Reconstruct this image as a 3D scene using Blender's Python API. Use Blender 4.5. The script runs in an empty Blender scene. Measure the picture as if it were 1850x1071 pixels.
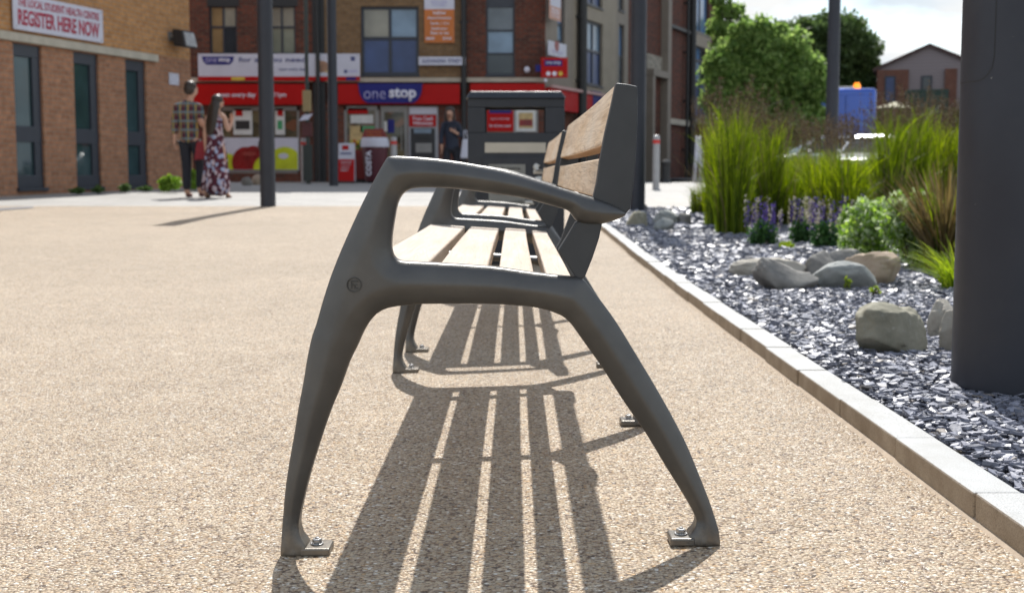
import bpy, bmesh, math, random
import numpy as np
from mathutils import Vector, Matrix, noise
R = math.radians
random.seed(7); rng = np.random.default_rng(7)
sc = bpy.context.scene
COL = sc.collection

# ---------------------------------------------------------------- camera
F = 2350.0; W0, H0 = 1850.0, 1071.0
CAM_H = 0.60
PITCH = math.atan((H0/2-310.0)/F)
YAW = math.atan(7.0/F)
cam = bpy.data.cameras.new('camera'); camo = bpy.data.objects.new('camera', cam); COL.objects.link(camo)
camo.location = (0, 0, CAM_H); camo.rotation_euler = (math.pi/2-PITCH, 0, YAW)
cam.sensor_width = 36.0; cam.lens = F/W0*36.0; cam.clip_end = 2000; cam.clip_start = 0.05
cam.dof.use_dof = True; cam.dof.focus_distance = 2.12; cam.dof.aperture_fstop = 8.0
sc.camera = camo
CM = Matrix.Rotation(YAW, 3, 'Z') @ Matrix.Rotation(math.pi/2-PITCH, 3, 'X')

def ray(px, py):
    return CM @ Vector(((px-W0/2)/F, (H0/2-py)/F, -1.0))
def P(px, py, Y):
    d = ray(px, py); t = Y/d.y
    return Vector((d.x*t, Y, CAM_H+d.z*t))
def cross(Y, X):                            # drainage crossfall under the benches, fading out towards the shops
    return .0255*min(max(X+.357, -1.2), 1.12)*min(1, max(0, (15.5-Y)/8.0))
def g(Y, X=None):                           # the plaza rises gently away from the benches
    return gy(Y)+(0.0 if X is None else cross(Y, X))
def gy(Y):
    if Y < 5.5: return 0.0
    if Y < 8.5: return 0.0143*(Y-5.5)**2/6.0
    if Y < 30: return 0.0143*(Y-7)
    return 0.0143*23
def G(px, py, dz=0.0):
    d = ray(px, py); Y = 1.0
    lo, hi = 0.5, 200.0
    for _ in range(60):
        Y = (lo+hi)/2
        if CAM_H+d.z*Y/d.y > g(Y, d.x*Y/d.y)+dz: lo = Y
        else: hi = Y
    return P(px, py, Y)

# ---------------------------------------------------------------- node materials
def srgb(r, g_, b):
    f = lambda c: (c/255/12.92 if c/255 <= .04045 else ((c/255+.055)/1.055)**2.4)
    return (f(r), f(g_), f(b), 1)
def col(c):
    return tuple(c)+(1,) if len(c) == 3 else tuple(c)
class NT:
    def __init__(s, name):
        s.m = bpy.data.materials.new(name); s.m.use_nodes = True
        s.t = s.m.node_tree; s.n = s.t.nodes
        s.b = s.n['Principled BSDF']; s.out = s.n['Material Output']
    def new(s, typ, **kw):
        n = s.n.new(typ)
        for k, v in kw.items():
            if k.startswith('i_'):
                n.inputs[k[2:].replace('_', ' ')].default_value = v
            else: setattr(n, k, v)
        return n
    def link(s, a, b): s.t.links.new(a, b)
    def coord(s, kind='Object', scale=(1, 1, 1), rot=(0, 0, 0)):
        tc = s.new('ShaderNodeTexCoord'); mp = s.new('ShaderNodeMapping')
        mp.inputs['Scale'].default_value = scale; mp.inputs['Rotation'].default_value = rot
        s.link(tc.outputs[kind], mp.inputs['Vector']); return mp.outputs['Vector']
    def noise(s, vec, scale, detail=4, rough=.55):
        n = s.new('ShaderNodeTexNoise'); n.inputs['Scale'].default_value = scale
        n.inputs['Detail'].default_value = detail; n.inputs['Roughness'].default_value = rough
        if vec is not None: s.link(vec, n.inputs['Vector'])
        return n
    def ramp(s, fac, stops, interp='LINEAR'):
        r = s.new('ShaderNodeValToRGB'); e = r.color_ramp.elements; r.color_ramp.interpolation = interp
        while len(e) < len(stops): e.new(.5)
        for el, (p, c) in zip(e, stops): el.position = p; el.color = col(c)
        s.link(fac, r.inputs['Fac']); return r.outputs['Color']
    def mix(s, fac, a, b, blend='MIX'):
        m = s.new('ShaderNodeMix', data_type='RGBA', blend_type=blend)
        for i, v in ((0, fac), (6, a), (7, b)):
            if hasattr(v, 'is_linked') or hasattr(v, 'links'): s.link(v, m.inputs[i])
            else: m.inputs[i].default_value = v if i == 0 else col(v)
        return m.outputs[2]
    def math(s, op, a, b=0.0):
        m = s.new('ShaderNodeMath', operation=op)
        for i, v in ((0, a), (1, b)):
            if hasattr(v, 'links'): s.link(v, m.inputs[i])
            else: m.inputs[i].default_value = v
        return m.outputs[0]
    def bump(s, h, strength=.3, dist=.01, normal=None):
        b = s.new('ShaderNodeBump'); b.inputs['Strength'].default_value = strength; b.inputs['Distance'].default_value = dist
        s.link(h, b.inputs['Height'])
        if normal is not None: s.link(normal, b.inputs['Normal'])
        s.link(b.outputs['Normal'], s.b.inputs['Normal']); return b.outputs['Normal']
    def base(s, c):
        if hasattr(c, 'links'): s.link(c, s.b.inputs['Base Color'])
        else: s.b.inputs['Base Color'].default_value = col(c)
    def set(s, rough=None, metal=None, spec=None):
        if rough is not None:
            if hasattr(rough, 'links'): s.link(rough, s.b.inputs['Roughness'])
            else: s.b.inputs['Roughness'].default_value = rough
        if metal is not None: s.b.inputs['Metallic'].default_value = metal
        if spec is not None: s.b.inputs['Specular IOR Level'].default_value = spec

_pc = {}
def paint(c, rough=.45, var=.12, scale=3.0, metal=0.0, name='painted surface', spec=.5, bump=0.0):
    """plain coat with slight soiling"""
    key = (tuple(c), rough, var, scale, metal, name)
    if key in _pc: return _pc[key]
    t = NT(name); v = t.coord()
    n = t.noise(v, scale, 5, .6)
    a = tuple(min(1, x*(1+var)) for x in c[:3]); b = tuple(x*(1-var) for x in c[:3])
    t.base(t.ramp(n.outputs['Fac'], [(.3, b), (.7, a)]))
    n2 = t.noise(v, scale*6, 3)
    t.set(t.ramp(n2.outputs['Fac'], [(.3, (max(0, rough-.06),)*3), (.7, (min(1, rough+.08),)*3)]), metal, spec)
    if bump: t.bump(n2.outputs['Fac'], bump, .004)
    _pc[key] = t.m; return t.m

def brick(c1, c2, mortar, name='brickwork', var=.5):
    t = NT(name)
    tc = t.new('ShaderNodeTexCoord'); sp = t.new('ShaderNodeSeparateXYZ'); t.link(tc.outputs['Object'], sp.inputs[0])
    cb = t.new('ShaderNodeCombineXYZ'); t.link(t.math('ADD', sp.outputs[0], sp.outputs[1]), cb.inputs[0]); t.link(sp.outputs[2], cb.inputs[1])
    br = t.new('ShaderNodeTexBrick'); t.link(cb.outputs[0], br.inputs['Vector'])
    br.inputs['Scale'].default_value = 1; br.inputs['Brick Width'].default_value = .225; br.inputs['Row Height'].default_value = .075
    br.inputs['Mortar Size'].default_value = .011; br.inputs['Mortar Smooth'].default_value = .2; br.inputs['Bias'].default_value = -.1
    br.inputs['Color1'].default_value = col(c1); br.inputs['Color2'].default_value = col(c2); br.inputs['Mortar'].default_value = col(mortar)
    n = t.noise(cb.outputs[0], 2.2, 5, .65)
    n3 = t.noise(cb.outputs[0], 9, 2)
    d = t.mix(n.outputs['Fac'], (.62, .6, .58), (1.25, 1.2, 1.15))
    c = t.mix(var, br.outputs['Color'], d, 'MULTIPLY')
    d2 = t.ramp(n3.outputs['Fac'], [(.35, (.75, .72, .72)), (.65, (1.2, 1.15, 1.1))])
    t.base(t.mix(.6, c, d2, 'MULTIPLY')); t.set(.85, 0, .25)
    t.bump(t.math('SUBTRACT', 1.0, br.outputs['Fac']), .5, .008)
    return t.m

def foliage(c1, c2, name='leaves', trans=.45, rough=.55):
    t = NT(name)
    ge = t.new('ShaderNodeNewGeometry')
    c = t.ramp(ge.outputs['Random Per Island'], [(0, c1), (1, c2)])
    t.base(c); t.set(rough, 0, .35)
    tr = t.new('ShaderNodeBsdfTranslucent')
    hs = t.new('ShaderNodeHueSaturation'); hs.inputs['Saturation'].default_value = 1.1; hs.inputs['Value'].default_value = 1.5
    t.link(c, hs.inputs['Color']); t.link(hs.outputs[0], tr.inputs['Color'])
    mx = t.new('ShaderNodeMixShader'); mx.inputs[0].default_value = trans
    t.link(t.b.outputs[0], mx.inputs[1]); t.link(tr.outputs[0], mx.inputs[2]); t.link(mx.outputs[0], t.out.inputs['Surface'])
    return t.m

def glass(c, rough=.06, name='window glass'):
    key = ('glass', tuple(c), rough)
    if key in _pc: return _pc[key]
    t = NT(name); v = t.coord()
    n = t.noise(v, .9, 3)
    a = tuple(x*.7 for x in c[:3]); b = tuple(min(1, x*1.25) for x in c[:3])
    t.base(t.ramp(n.outputs['Fac'], [(.35, a), (.65, b)])); t.set(rough, 0, .6)
    n2 = t.noise(v, 1.5, 1); t.bump(n2.outputs['Fac'], .08, .02)
    _pc[key] = t.m; return t.m

# ---------------------------------------------------------------- mesh builder
def np_mesh(name, V, Fc):
    me = bpy.data.meshes.new(name); V = np.asarray(V, np.float32); Fc = np.asarray(Fc, np.int32)
    n, k = Fc.shape
    me.vertices.add(len(V)); me.vertices.foreach_set('co', V.ravel())
    me.loops.add(n*k); me.loops.foreach_set('vertex_index', Fc.ravel())
    me.polygons.add(n); me.polygons.foreach_set('loop_start', np.arange(0, n*k, k, dtype=np.int32))
    me.polygons.foreach_set('use_smooth', np.zeros(n, bool)); me.update(calc_edges=True); me.validate()
    return me

class MB:
    def __init__(s): s.v = []; s.f = []; s.mi = []; s.cur = 0
    def add(s, vs, fs):
        o = len(s.v); s.v += [tuple(v) for v in vs]; s.f += [tuple(i+o for i in f) for f in fs]; s.mi += [s.cur]*len(fs)
        return s
    def box(s, x0, x1, y0, y1, z0, z1):
        x0, x1 = sorted((x0, x1)); y0, y1 = sorted((y0, y1)); z0, z1 = sorted((z0, z1))
        vs = [(x, y, z) for z in (z0, z1) for y in (y0, y1) for x in (x0, x1)]
        return s.add(vs, [(0, 2, 3, 1), (4, 5, 7, 6), (0, 1, 5, 4), (2, 6, 7, 3), (0, 4, 6, 2), (1, 3, 7, 5)])
    def hexa(s, lo, hi):                     # two quads of 4 points
        return s.add(list(lo)+list(hi), [(3, 2, 1, 0), (4, 5, 6, 7), (0, 1, 5, 4), (1, 2, 6, 5), (2, 3, 7, 6), (3, 0, 4, 7)])
    def prism(s, poly, a0, a1, axis='y'):
        n = len(poly)
        mk = {'y': lambda p, a: (p[0], a, p[1]), 'z': lambda p, a: (p[0], p[1], a), 'x': lambda p, a: (a, p[0], p[1])}[axis]
        vs = [mk(p, a0) for p in poly]+[mk(p, a1) for p in poly]
        fs = [tuple(range(n)), tuple(range(2*n-1, n-1, -1))]+[(i, i+n, (i+1) % n+n, (i+1) % n) for i in range(n)]
        return s.add(vs, fs)
    def tube(s, pts, rs, n=12, cap=True):
        pts = [Vector(p) for p in pts]; vs = []; fs = []
        if not hasattr(rs, '__len__'): rs = [rs]*len(pts)
        ref = None
        for i, p in enumerate(pts):
            d = (pts[min(i+1, len(pts)-1)]-pts[max(i-1, 0)]).normalized()
            if ref is None: ref = Vector((0, 0, 1)) if abs(d.z) < .9 else Vector((1, 0, 0))
            a = d.cross(ref).normalized(); b = d.cross(a).normalized(); ref = a.cross(d).normalized()
            for k in range(n):
                w = 2*math.pi*k/n; vs.append(p+(a*math.cos(w)+b*math.sin(w))*rs[i])
        for i in range(len(pts)-1):
            for k in range(n):
                fs.append((i*n+k, i*n+(k+1) % n, (i+1)*n+(k+1) % n, (i+1)*n+k))
        if cap:
            fs.append(tuple(range(n-1, -1, -1))); fs.append(tuple((len(pts)-1)*n+k for k in range(n)))
        return s.add(vs, fs)
    def lathe(s, prof, c=(0, 0, 0), n=24, sx=1, sy=1):
        vs = []; fs = []
        for r, z in prof:
            for k in range(n):
                w = 2*math.pi*k/n; vs.append((c[0]+r*sx*math.cos(w), c[1]+r*sy*math.sin(w), c[2]+z))
        m = len(prof)
        for i in range(m-1):
            for k in range(n): fs.append((i*n+k, i*n+(k+1) % n, (i+1)*n+(k+1) % n, (i+1)*n+k))
        fs.append(tuple(range(n-1, -1, -1))); fs.append(tuple((m-1)*n+k for k in range(n)))
        return s.add(vs, fs)
    def ball(s, c, r, n=12, m=8):
        r = (r, r, r) if not hasattr(r, '__len__') else r
        vs = [(c[0], c[1], c[2]-r[2])]; fs = []
        for i in range(1, m):
            a = math.pi*i/m
            for k in range(n):
                w = 2*math.pi*k/n
                vs.append((c[0]+r[0]*math.sin(a)*math.cos(w), c[1]+r[1]*math.sin(a)*math.sin(w), c[2]-r[2]*math.cos(a)))
        vs.append((c[0], c[1], c[2]+r[2])); L = len(vs)-1
        for k in range(n):
            fs.append((0, 1+(k+1) % n, 1+k)); fs.append((L, L-n+k, L-n+(k+1) % n))
        for i in range(m-2):
            for k in range(n): fs.append((1+i*n+k, 1+i*n+(k+1) % n, 1+(i+1)*n+(k+1) % n, 1+(i+1)*n+k))
        return s.add(vs, fs)
    def build(s, name, mats, parent=None, loc=None, smooth=False, bevel=0.0, seg=2, auto=None):
        me = bpy.data.meshes.new(name)
        vs = s.v if loc is None else [(a-loc[0], b-loc[1], c-loc[2]) for a, b, c in s.v]
        me.from_pydata(vs, [], s.f)
        if not isinstance(mats, (list, tuple)): mats = [mats]
        for m in mats: me.materials.append(m)
        if len(mats) > 1: me.polygons.foreach_set('material_index', s.mi)
        bm = bmesh.new(); bm.from_mesh(me); bmesh.ops.recalc_face_normals(bm, faces=bm.faces); bm.to_mesh(me); bm.free()
        if smooth: me.polygons.foreach_set('use_smooth', [True]*len(me.polygons))
        if auto is not None:
            me.polygons.foreach_set('use_smooth', [True]*len(me.polygons))
            me.set_sharp_from_angle(angle=R(auto))
        me.update()
        o = link(name, me, parent, loc)
        if bevel:
            b = o.modifiers.new('bevel', 'BEVEL'); b.width = bevel; b.segments = seg; b.limit_method = 'ANGLE'; b.angle_limit = R(40)
            b.harden_normals = False
        return o

def link(name, me, parent=None, loc=None):
    o = bpy.data.objects.new(name, me); COL.objects.link(o)
    if parent is not None: o.parent = parent
    if loc is not None: o.location = loc
    return o
def tag(o, label=None, cat=None, group=None, kind=None):
    if label: o['label'] = label
    if cat: o['category'] = cat
    if group: o['group'] = group
    if kind: o['kind'] = kind
    return o
def empty(name, loc, label, cat, group=None, rz=0.0):
    o = bpy.data.objects.new(name, None); COL.objects.link(o); o.location = loc; o.rotation_euler = (0, 0, rz)
    o.empty_display_size = .1
    return tag(o, label, cat, group)
def dup(root, loc=None, rz=None, label=None, scale=None):
    r = root.copy(); COL.objects.link(r)
    if loc is not None: r.location = loc
    if rz is not None: r.rotation_euler = (0, 0, rz)
    if label: r['label'] = label
    if scale: r.scale = (scale, scale, scale) if not hasattr(scale, '__len__') else scale
    for ch in list(root.children):
        c = ch.copy(); COL.objects.link(c); c.parent = r
        for gch in list(ch.children):
            d = gch.copy(); COL.objects.link(d); d.parent = c
    return r
def evaluated(o):
    dg = bpy.context.evaluated_depsgraph_get(); dg.update()
    return bpy.data.meshes.new_from_object(o.evaluated_get(dg))
def smooth_mesh(me):
    me.polygons.foreach_set('use_smooth', [True]*len(me.polygons)); me.update()

def text_mesh(body, bold=0.0, depth=.004, space=1.0):
    cu = bpy.data.curves.new('lettering', 'FONT'); cu.body = body; cu.size = 1; cu.offset = bold; cu.extrude = 0.0
    cu.space_character = space; cu.resolution_u = 3
    o = bpy.data.objects.new('lettering', cu); COL.objects.link(o)
    me = evaluated(o); bpy.data.objects.remove(o); bpy.data.curves.remove(cu)
    return me
def lettering(body, x0, x1, z0, z1, y, mat, parent, bold=0.0, rot=0, thick=.004, space=1.0, name='lettering', fit=True):
    """flat raised letters on a board that faces local -y; bbox fitted to the rectangle"""
    me = text_mesh(body, bold, space=space)
    n = len(me.vertices); co = np.zeros(n*3, np.float32); me.vertices.foreach_get('co', co); co = co.reshape(-1, 3)
    a, b = co[:, 0].copy(), co[:, 1].copy()
    if rot == 90: a, b = -b, a
    a = (a-a.min())/max(1e-6, np.ptp(a)); b = (b-b.min())/max(1e-6, np.ptp(b))
    co[:, 0] = x0+(x1-x0)*a; co[:, 2] = z0+(z1-z0)*b; co[:, 1] = y
    me.vertices.foreach_set('co', co.ravel()); me.materials.clear(); me.materials.append(mat); me.update()
    bm = bmesh.new(); bm.from_mesh(me)
    r = bmesh.ops.extrude_face_region(bm, geom=bm.faces[:])
    bmesh.ops.translate(bm, vec=(0, -thick, 0), verts=[e for e in r['geom'] if isinstance(e, bmesh.types.BMVert)])
    bmesh.ops.recalc_face_normals(bm, faces=bm.faces); bm.to_mesh(me); bm.free()
    return link(name, me, parent)

class Fac:
    """a vertical facade: local x along it, local -y outward, z up"""
    def __init__(s, O, d):
        s.O = Vector((O[0], O[1], 0)); d = Vector((d[0], d[1], 0)).normalized(); s.d = d
        s.th = math.atan2(d.y, d.x); s.n = Vector((math.sin(s.th), -math.cos(s.th), 0))
    def uz(s, px, py, out=0.0):
        d = ray(px, py); o = Vector((0, 0, CAM_H)); q = s.O+s.n*out
        t = (q-o).dot(s.n)/d.dot(s.n); p = o+d*t
        return (p-s.O).dot(s.d), p.z
    def rect(s, x0, y0, x1, y1, out=0.0):
        xm, ym = (x0+x1)/2, (y0+y1)/2
        return s.uz(x0, ym, out)[0], s.uz(x1, ym, out)[0], s.uz(xm, y1, out)[1], s.uz(xm, y0, out)[1]
    def root(s, name, label, cat): 
        return empty(name, s.O, label, cat, rz=s.th)
    def world(s, u, out, z=0): 
        p = s.O+s.d*u+s.n*out; return Vector((p.x, p.y, z))

def wall_holes(mb, u0, u1, z0, z1, holes, d0, d1):
    us = sorted({u0, u1, *[min(max(h[i], u0), u1) for h in holes for i in (0, 1)]})
    zs = sorted({z0, z1, *[min(max(h[i], z0), z1) for h in holes for i in (2, 3)]})
    for a, b in zip(zs, zs[1:]):
        run = None
        for c, d in zip(us, us[1:]):
            m = ((c+d)/2, (a+b)/2)
            hole = any(h[0] < m[0] < h[1] and h[2] < m[1] < h[3] for h in holes)
            if not hole: run = (run[0], d) if run else (c, d)
            if hole and run: mb.box(run[0], run[1], -d1, -d0, a, b); run = None
        if run: mb.box(run[0], run[1], -d1, -d0, a, b)
    return mb
# ================================================================ BENCHES
YN = 2.014; LEN = 1.861; YN2 = 4.32
BX = -0.03
def fx(px, py, Y=YN):                       # frame plane: local x, z of the bench
    p = P(px, py, Y); return (p.x-BX, p.z)

m_cast = NT('cast metal grey powder coat')
_v = m_cast.coord(); _n = m_cast.noise(_v, 900, 2); _n2 = m_cast.noise(_v, 14, 5)
_c = m_cast.ramp(_n2.outputs['Fac'], [(.3, (.088, .087, .085)), (.7, (.120, .118, .113))])
_sp = NT.noise(m_cast, _v, 55, 6, .7)
m_cast.base(m_cast.mix(m_cast.ramp(_sp.outputs['Fac'], [(.70, (0, 0, 0)), (.78, (.22, .22, .22))]), _c, (.24, .225, .2)))
m_cast.set(m_cast.ramp(_n2.outputs['Fac'], [(.3, (.30,)*3), (.7, (.42,)*3)]), .62, .5)
_n4 = m_cast.noise(_v, 260, 4, .7); _h = m_cast.math('ADD', _n.outputs['Fac'], m_cast.math('MULTIPLY', _n4.outputs['Fac'], .8))
# dust and grit thrown up on the lowest few centimetres
_spz = m_cast.new('ShaderNodeSeparateXYZ'); _tc = m_cast.new('ShaderNodeTexCoord'); m_cast.link(_tc.outputs['Object'], _spz.inputs[0])
_hz = m_cast.math('SUBTRACT', m_cast.math('ADD', _spz.outputs[2], m_cast.math('MULTIPLY', _sp.outputs['Fac'], .10)), .05)
_du = m_cast.ramp(_hz, [(.0, (.55,)*3), (.055, (0, 0, 0))])
_old = m_cast.b.inputs['Base Color'].links[0].from_socket
m_cast.base(m_cast.mix(_du, _old, (.27, .23, .18)))
m_cast.bump(_h, .22, .0012); m_cast = m_cast.m
m_plate = paint((.040, .044, .048), .5, .12, 9, .1, 'grey powder coated plate')
m_badge = paint((.050, .049, .046), .5, .1, 30, 0, 'engraved mark')
m_steel = paint((.42, .42, .42), .3, .15, 40, .9, 'zinc bolt')

def timber(bleach=0.0):
    t = NT('weathered hardwood')
    v = t.coord('Object', (26, 1.3, 26)); v2 = t.coord('Object', (3, 1.2, 3)); v3 = t.coord('Object', (160, 5, 160))
    oi = t.new('ShaderNodeObjectInfo')
    ad = t.new('ShaderNodeVectorMath', operation='ADD'); t.link(v, ad.inputs[0]); t.link(oi.outputs['Random'], ad.inputs[1])
    n = t.noise(ad.outputs[0], 1.0, 6, .65); n.inputs['Distortion'].default_value = .9
    n2 = t.noise(v2, 1.6, 5, .6); n3 = t.noise(v3, 1.0, 3, .7)
    c = t.ramp(n.outputs['Fac'], [(.22, (.35, .225, .130)), (.42, (.57, .415, .27)), (.62, (.66, .53, .39)), (.82, (.43, .305, .20))])
    c = t.mix(t.ramp(n2.outputs['Fac'], [(.42, (0,)*3), (.7, (.55,)*3)]), c, (.67, .61, .53))
    c = t.mix(.55, c, t.ramp(n3.outputs['Fac'], [(.3, (.66, .62, .58)), (.6, (1.1, 1.1, 1.1))]), 'MULTIPLY')
    # checks and darker growth lines following the grain
    v4 = t.coord('Object', (34, 1.0, 34)); n5 = t.noise(v4, .8, 2, .4); n5.inputs['Distortion'].default_value = 1.6
    ln = t.math('ABSOLUTE', t.math('SUBTRACT', t.math('FRACT', t.math('MULTIPLY', n5.outputs['Fac'], 9.0)), .5))
    c = t.mix(t.ramp(ln, [(.0, (.55,)*3), (.10, (0,)*3)]), c, (.25, .17, .115))
    if bleach: c = t.mix(bleach, c, (.40, .365, .335))
    t.base(c); t.set(.62, 0, .3); t.bump(n3.outputs['Fac'], .35, .0016)
    return t.m
m_wood = timber(); m_wood_seat = timber(.42)
def lit_underside():
    t = NT('orange lit hardwood underside'); v = t.coord('Object', (30, 1.2, 30)); n = t.noise(v, 1, 5)
    t.base(t.ramp(n.outputs['Fac'], [(.3, (.33, .17, .06)), (.7, (.48, .27, .11))])); t.set(.5, 0, .4); return t.m
m_under = lit_underside()  # warm bounce light put into the underside's colour

OUT = [(702,283),(697,290),(681.5,317),(666,347),(648,384),(628,428),(611,468),(597,505),(584,546),(573,585),(566,604),(557,645),(550,688),(541,735),(533,785),(524,836),(517,886),(513,940),(511,997),
       (560,999),(556,981),(547,966),(542,945),(548,908),(563.5,846),(585.5,776),(600,735),(616,697),(633,650),(648,620),(658,597),(671.5,576),(681,566),(691.6,559),(704,554.5),(718.5,552),(740,549.5),(762,548),(822,547.4),(900,548.4),(960,553),(985,558),(1003,564),(1017,570),(1030,582),(1057,619.7),(1085.6,659.7),(1125.5,722),(1165,779),(1199.6,836.5),(1228,882),(1248,916),(1256.7,936),(1253,950),(1243,960),(1240,978),
       (1298,976),(1296.6,956),(1285,916),(1268,871),(1239.6,802),(1217,757),(1188,705),(1154,648),(1114,582.6),(1085.6,543),(1068,521),(1056,506),(1046,500),(1030,499),
       (960,491),(889,481),(800,475),(742,472),(725,471),(716,467),(710.5,459),(708,447),(708,439),(710,418),(713.6,394),(716,380),(719.5,366),(725,354),(733,346),(743.5,341),(757,339.2),(773,338.7),(800,339.5),(829,341.6),(885,349),(941,357),(997,371.5),(1020,378),(1028,381),(1033,389),(1040,398.5),(1053,403),(1070,404.5),(1087,404),(1106,399),(1122,393),(1129,389),(1130.5,386),(1126,381),(1109.5,371.5),(1076,358.5),(1016,340),(941,315.5),(905,306),(866.7,298.7),(830,292.5),(792,287.5),(760,284.5),(736,283),(716,282)]
REAR = [(1050,535),(1068,521),(1085.6,543),(1114,582.6),(1154,648),(1188,705),(1217,757),(1239.6,802),(1268,871),(1285,916),(1296.6,956),(1298,976),(1240,978),(1243,960),(1253,950),(1256.7,936),(1248,916),(1228,882),(1199.6,836.5),(1165,779),(1125.5,722),(1085.6,659.7),(1057,619.7),(1030,582),(1017,570),(1003,564),(985,558),(960,553),(900,548),(800,547),(735,547),(735,520),(800,522),(889,528),(960,533),(1030,537)]
HALF = .030
def cast_frame(name, poly, wfall=.031, tmin=.0125, voxel=.0028, ribs=True):
    pts = [fx(*p) for p in poly]
    pts = [(x, 0.0) if z < .005 else ((x, .0165) if z < .0195 else (x, z)) for x, z in pts]
    cu = bpy.data.curves.new('c', 'CURVE'); cu.dimensions = '2D'; cu.fill_mode = 'BOTH'; cu.extrude = HALF
    sp = cu.splines.new('POLY'); sp.points.add(len(pts)-1); sp.use_cyclic_u = True
    # Catmull-Rom resample keeps the traced outline round
    dense = []
    n = len(pts)
    for i in range(n):
        p0, p1, p2, p3 = [np.array(pts[(i+k) % n]) for k in (-1, 0, 1, 2)]
        L = np.linalg.norm(p2-p1); m = max(1, int(L/.008))
        def corner(a, b, c):
            u, v = b-a, c-b; return np.dot(u, v)/(np.linalg.norm(u)*np.linalg.norm(v)+1e-9) < .6
        sharp = corner(p0, p1, p2) or corner(p1, p2, p3)
        t1 = (p2-p0)*.5*min(1, L/(np.linalg.norm(p1-p0)+1e-9))
        t2 = (p3-p1)*.5*min(1, L/(np.linalg.norm(p3-p2)+1e-9))
        for k in range(m):
            t = k/m
            if sharp: q = p1+(p2-p1)*t
            else:
                h = (2*t**3-3*t**2+1, t**3-2*t**2+t, -2*t**3+3*t**2, t**3-t**2)
                q = p1*h[0]+t1*h[1]+p2*h[2]+t2*h[3]
            dense.append(q)
    dense = np.array(dense)
    sp.points.add(len(dense)-len(sp.points)) if len(dense) > len(sp.points) else None
    for q, p in zip(sp.points, dense): q.co = (p[0], p[1], 0, 1)
    o = bpy.data.objects.new('tmp', cu); COL.objects.link(o)
    me = evaluated(o); bpy.data.objects.remove(o); bpy.data.curves.remove(cu)
    o = bpy.data.objects.new('tmp', me); COL.objects.link(o)
    w = o.modifiers.new('w', 'WELD'); w.merge_threshold = 1e-5
    r = o.modifiers.new('r', 'REMESH'); r.mode = 'VOXEL'; r.voxel_size = voxel
    me2 = evaluated(o); bpy.data.objects.remove(o); bpy.data.meshes.remove(me)
    N = len(me2.vertices); co = np.zeros(N*3, np.float32); me2.vertices.foreach_get('co', co); co = co.reshape(-1, 3).astype(float)
    A = dense; B = np.roll(dense, -1, 0)
    keep = ~((A[:, 1] < .0185) & (B[:, 1] < .0185)); A, B = A[keep], B[keep]
    d = np.full(N, 1e9); X = co[:, :2]
    for a, b in zip(A, B):
        ab = b-a; t = np.clip(((X-a)@ab)/(ab@ab+1e-12), 0, 1); q = a+t[:, None]*ab
        d = np.minimum(d, np.hypot(*(X-q).T))
    u = np.clip(d/wfall, 0, 1)
    T = tmin+(HALF-tmin)*(.5*u**.9+.5*(1-(1-u)**2.2)**.72)
    low = np.clip((.065-co[:, 1])/.05, 0, 1)           # stays square where it meets the foot plate
    T = T*(1-low)+np.maximum(T, HALF*.85)*low
    y = co[:, 2]/HALF*T
    V = np.stack([co[:, 0], y, co[:, 1]], 1)
    me2.vertices.foreach_set('co', V.astype(np.float32).ravel()); me2.update()
    o = bpy.data.objects.new('tmp', me2); COL.objects.link(o)
    s = o.modifiers.new('s', 'SMOOTH'); s.iterations = 6; s.factor = .5
    me3 = evaluated(o); bpy.data.objects.remove(o); bpy.data.meshes.remove(me2)
    bm = bmesh.new(); bm.from_mesh(me3); bmesh.ops.recalc_face_normals(bm, faces=bm.faces); bm.to_mesh(me3); bm.free()
    smooth_mesh(me3); me3.materials.clear(); me3.materials.append(m_cast); me3.name = name
    return me3

frame_me = cast_frame('end_frame', OUT)
mid_me = cast_frame('middle_support', REAR, wfall=.022)

def foot(parent, xa, xb, bx, zb=0.0):
    mb = MB(); mb.box(xa, xb, -.026, .026, zb, zb+.0130)
    mb.build('foot_plate', m_cast, parent, bevel=.003, seg=3)
    b = MB(); b.lathe([(.0105, 0), (.0105, .0022)], (bx, 0, zb+.0132), 20)
    b.lathe([(.0078, 0), (.0078, .0058), (.0066, .0070)], (bx, 0, zb+.0155), 6)
    b.lathe([(.0032, 0), (.0032, .0025)], (bx, 0, zb+.0222), 10)
    b.build('bolt', m_steel, parent, bevel=.0006)
def plate_poly(l): return [fx(*p, Y=YN) for p in l]
UP = [(1112.4,151),(1104,191),(1093,239.5),(1083.6,288),(1078,329),(1070,362),(1056,388),(1100,397),(1128,388),(1137.8,376),(1143,337),(1147.5,290),(1150.5,232),(1151.5,190),(1150.5,157),(1132,153)]
LO = [(1053,396),(1039,402),(1022,430),(1008,452),(1021,472),(1043,506),(1056,500),(1070.5,463.7),(1081.7,430),(1087,404),(1088,392)]
def bracket(parent, y0=-.010, y1=.022):
    for poly in (UP, LO):
        mb = MB(); mb.prism(plate_poly(poly), y0, y1)
        mb.build('back_bracket', m_plate, parent, bevel=.002, seg=2)

FX = lambda px, py: fx(px, py)[0]
bench = empty('bench', (BX, YN, 0), 'nearest metal framed bench with pale timber slats and curved armrest, cut off by nothing', 'bench', 'metal and timber benches in a row')
bench['label'] = 'nearest grey metal and timber slat bench, large in the foreground'
def end_frame(y):
    f = link('end_frame', frame_me, bench, (0, y, 0))
    foot(f, FX(546, 985), FX(599.5, 985), FX(573, 985)); foot(f, FX(1208, 968), FX(1252, 968), FX(1230, 968), .0165)
    bracket(f)
    return f
f1 = end_frame(0)
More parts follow.
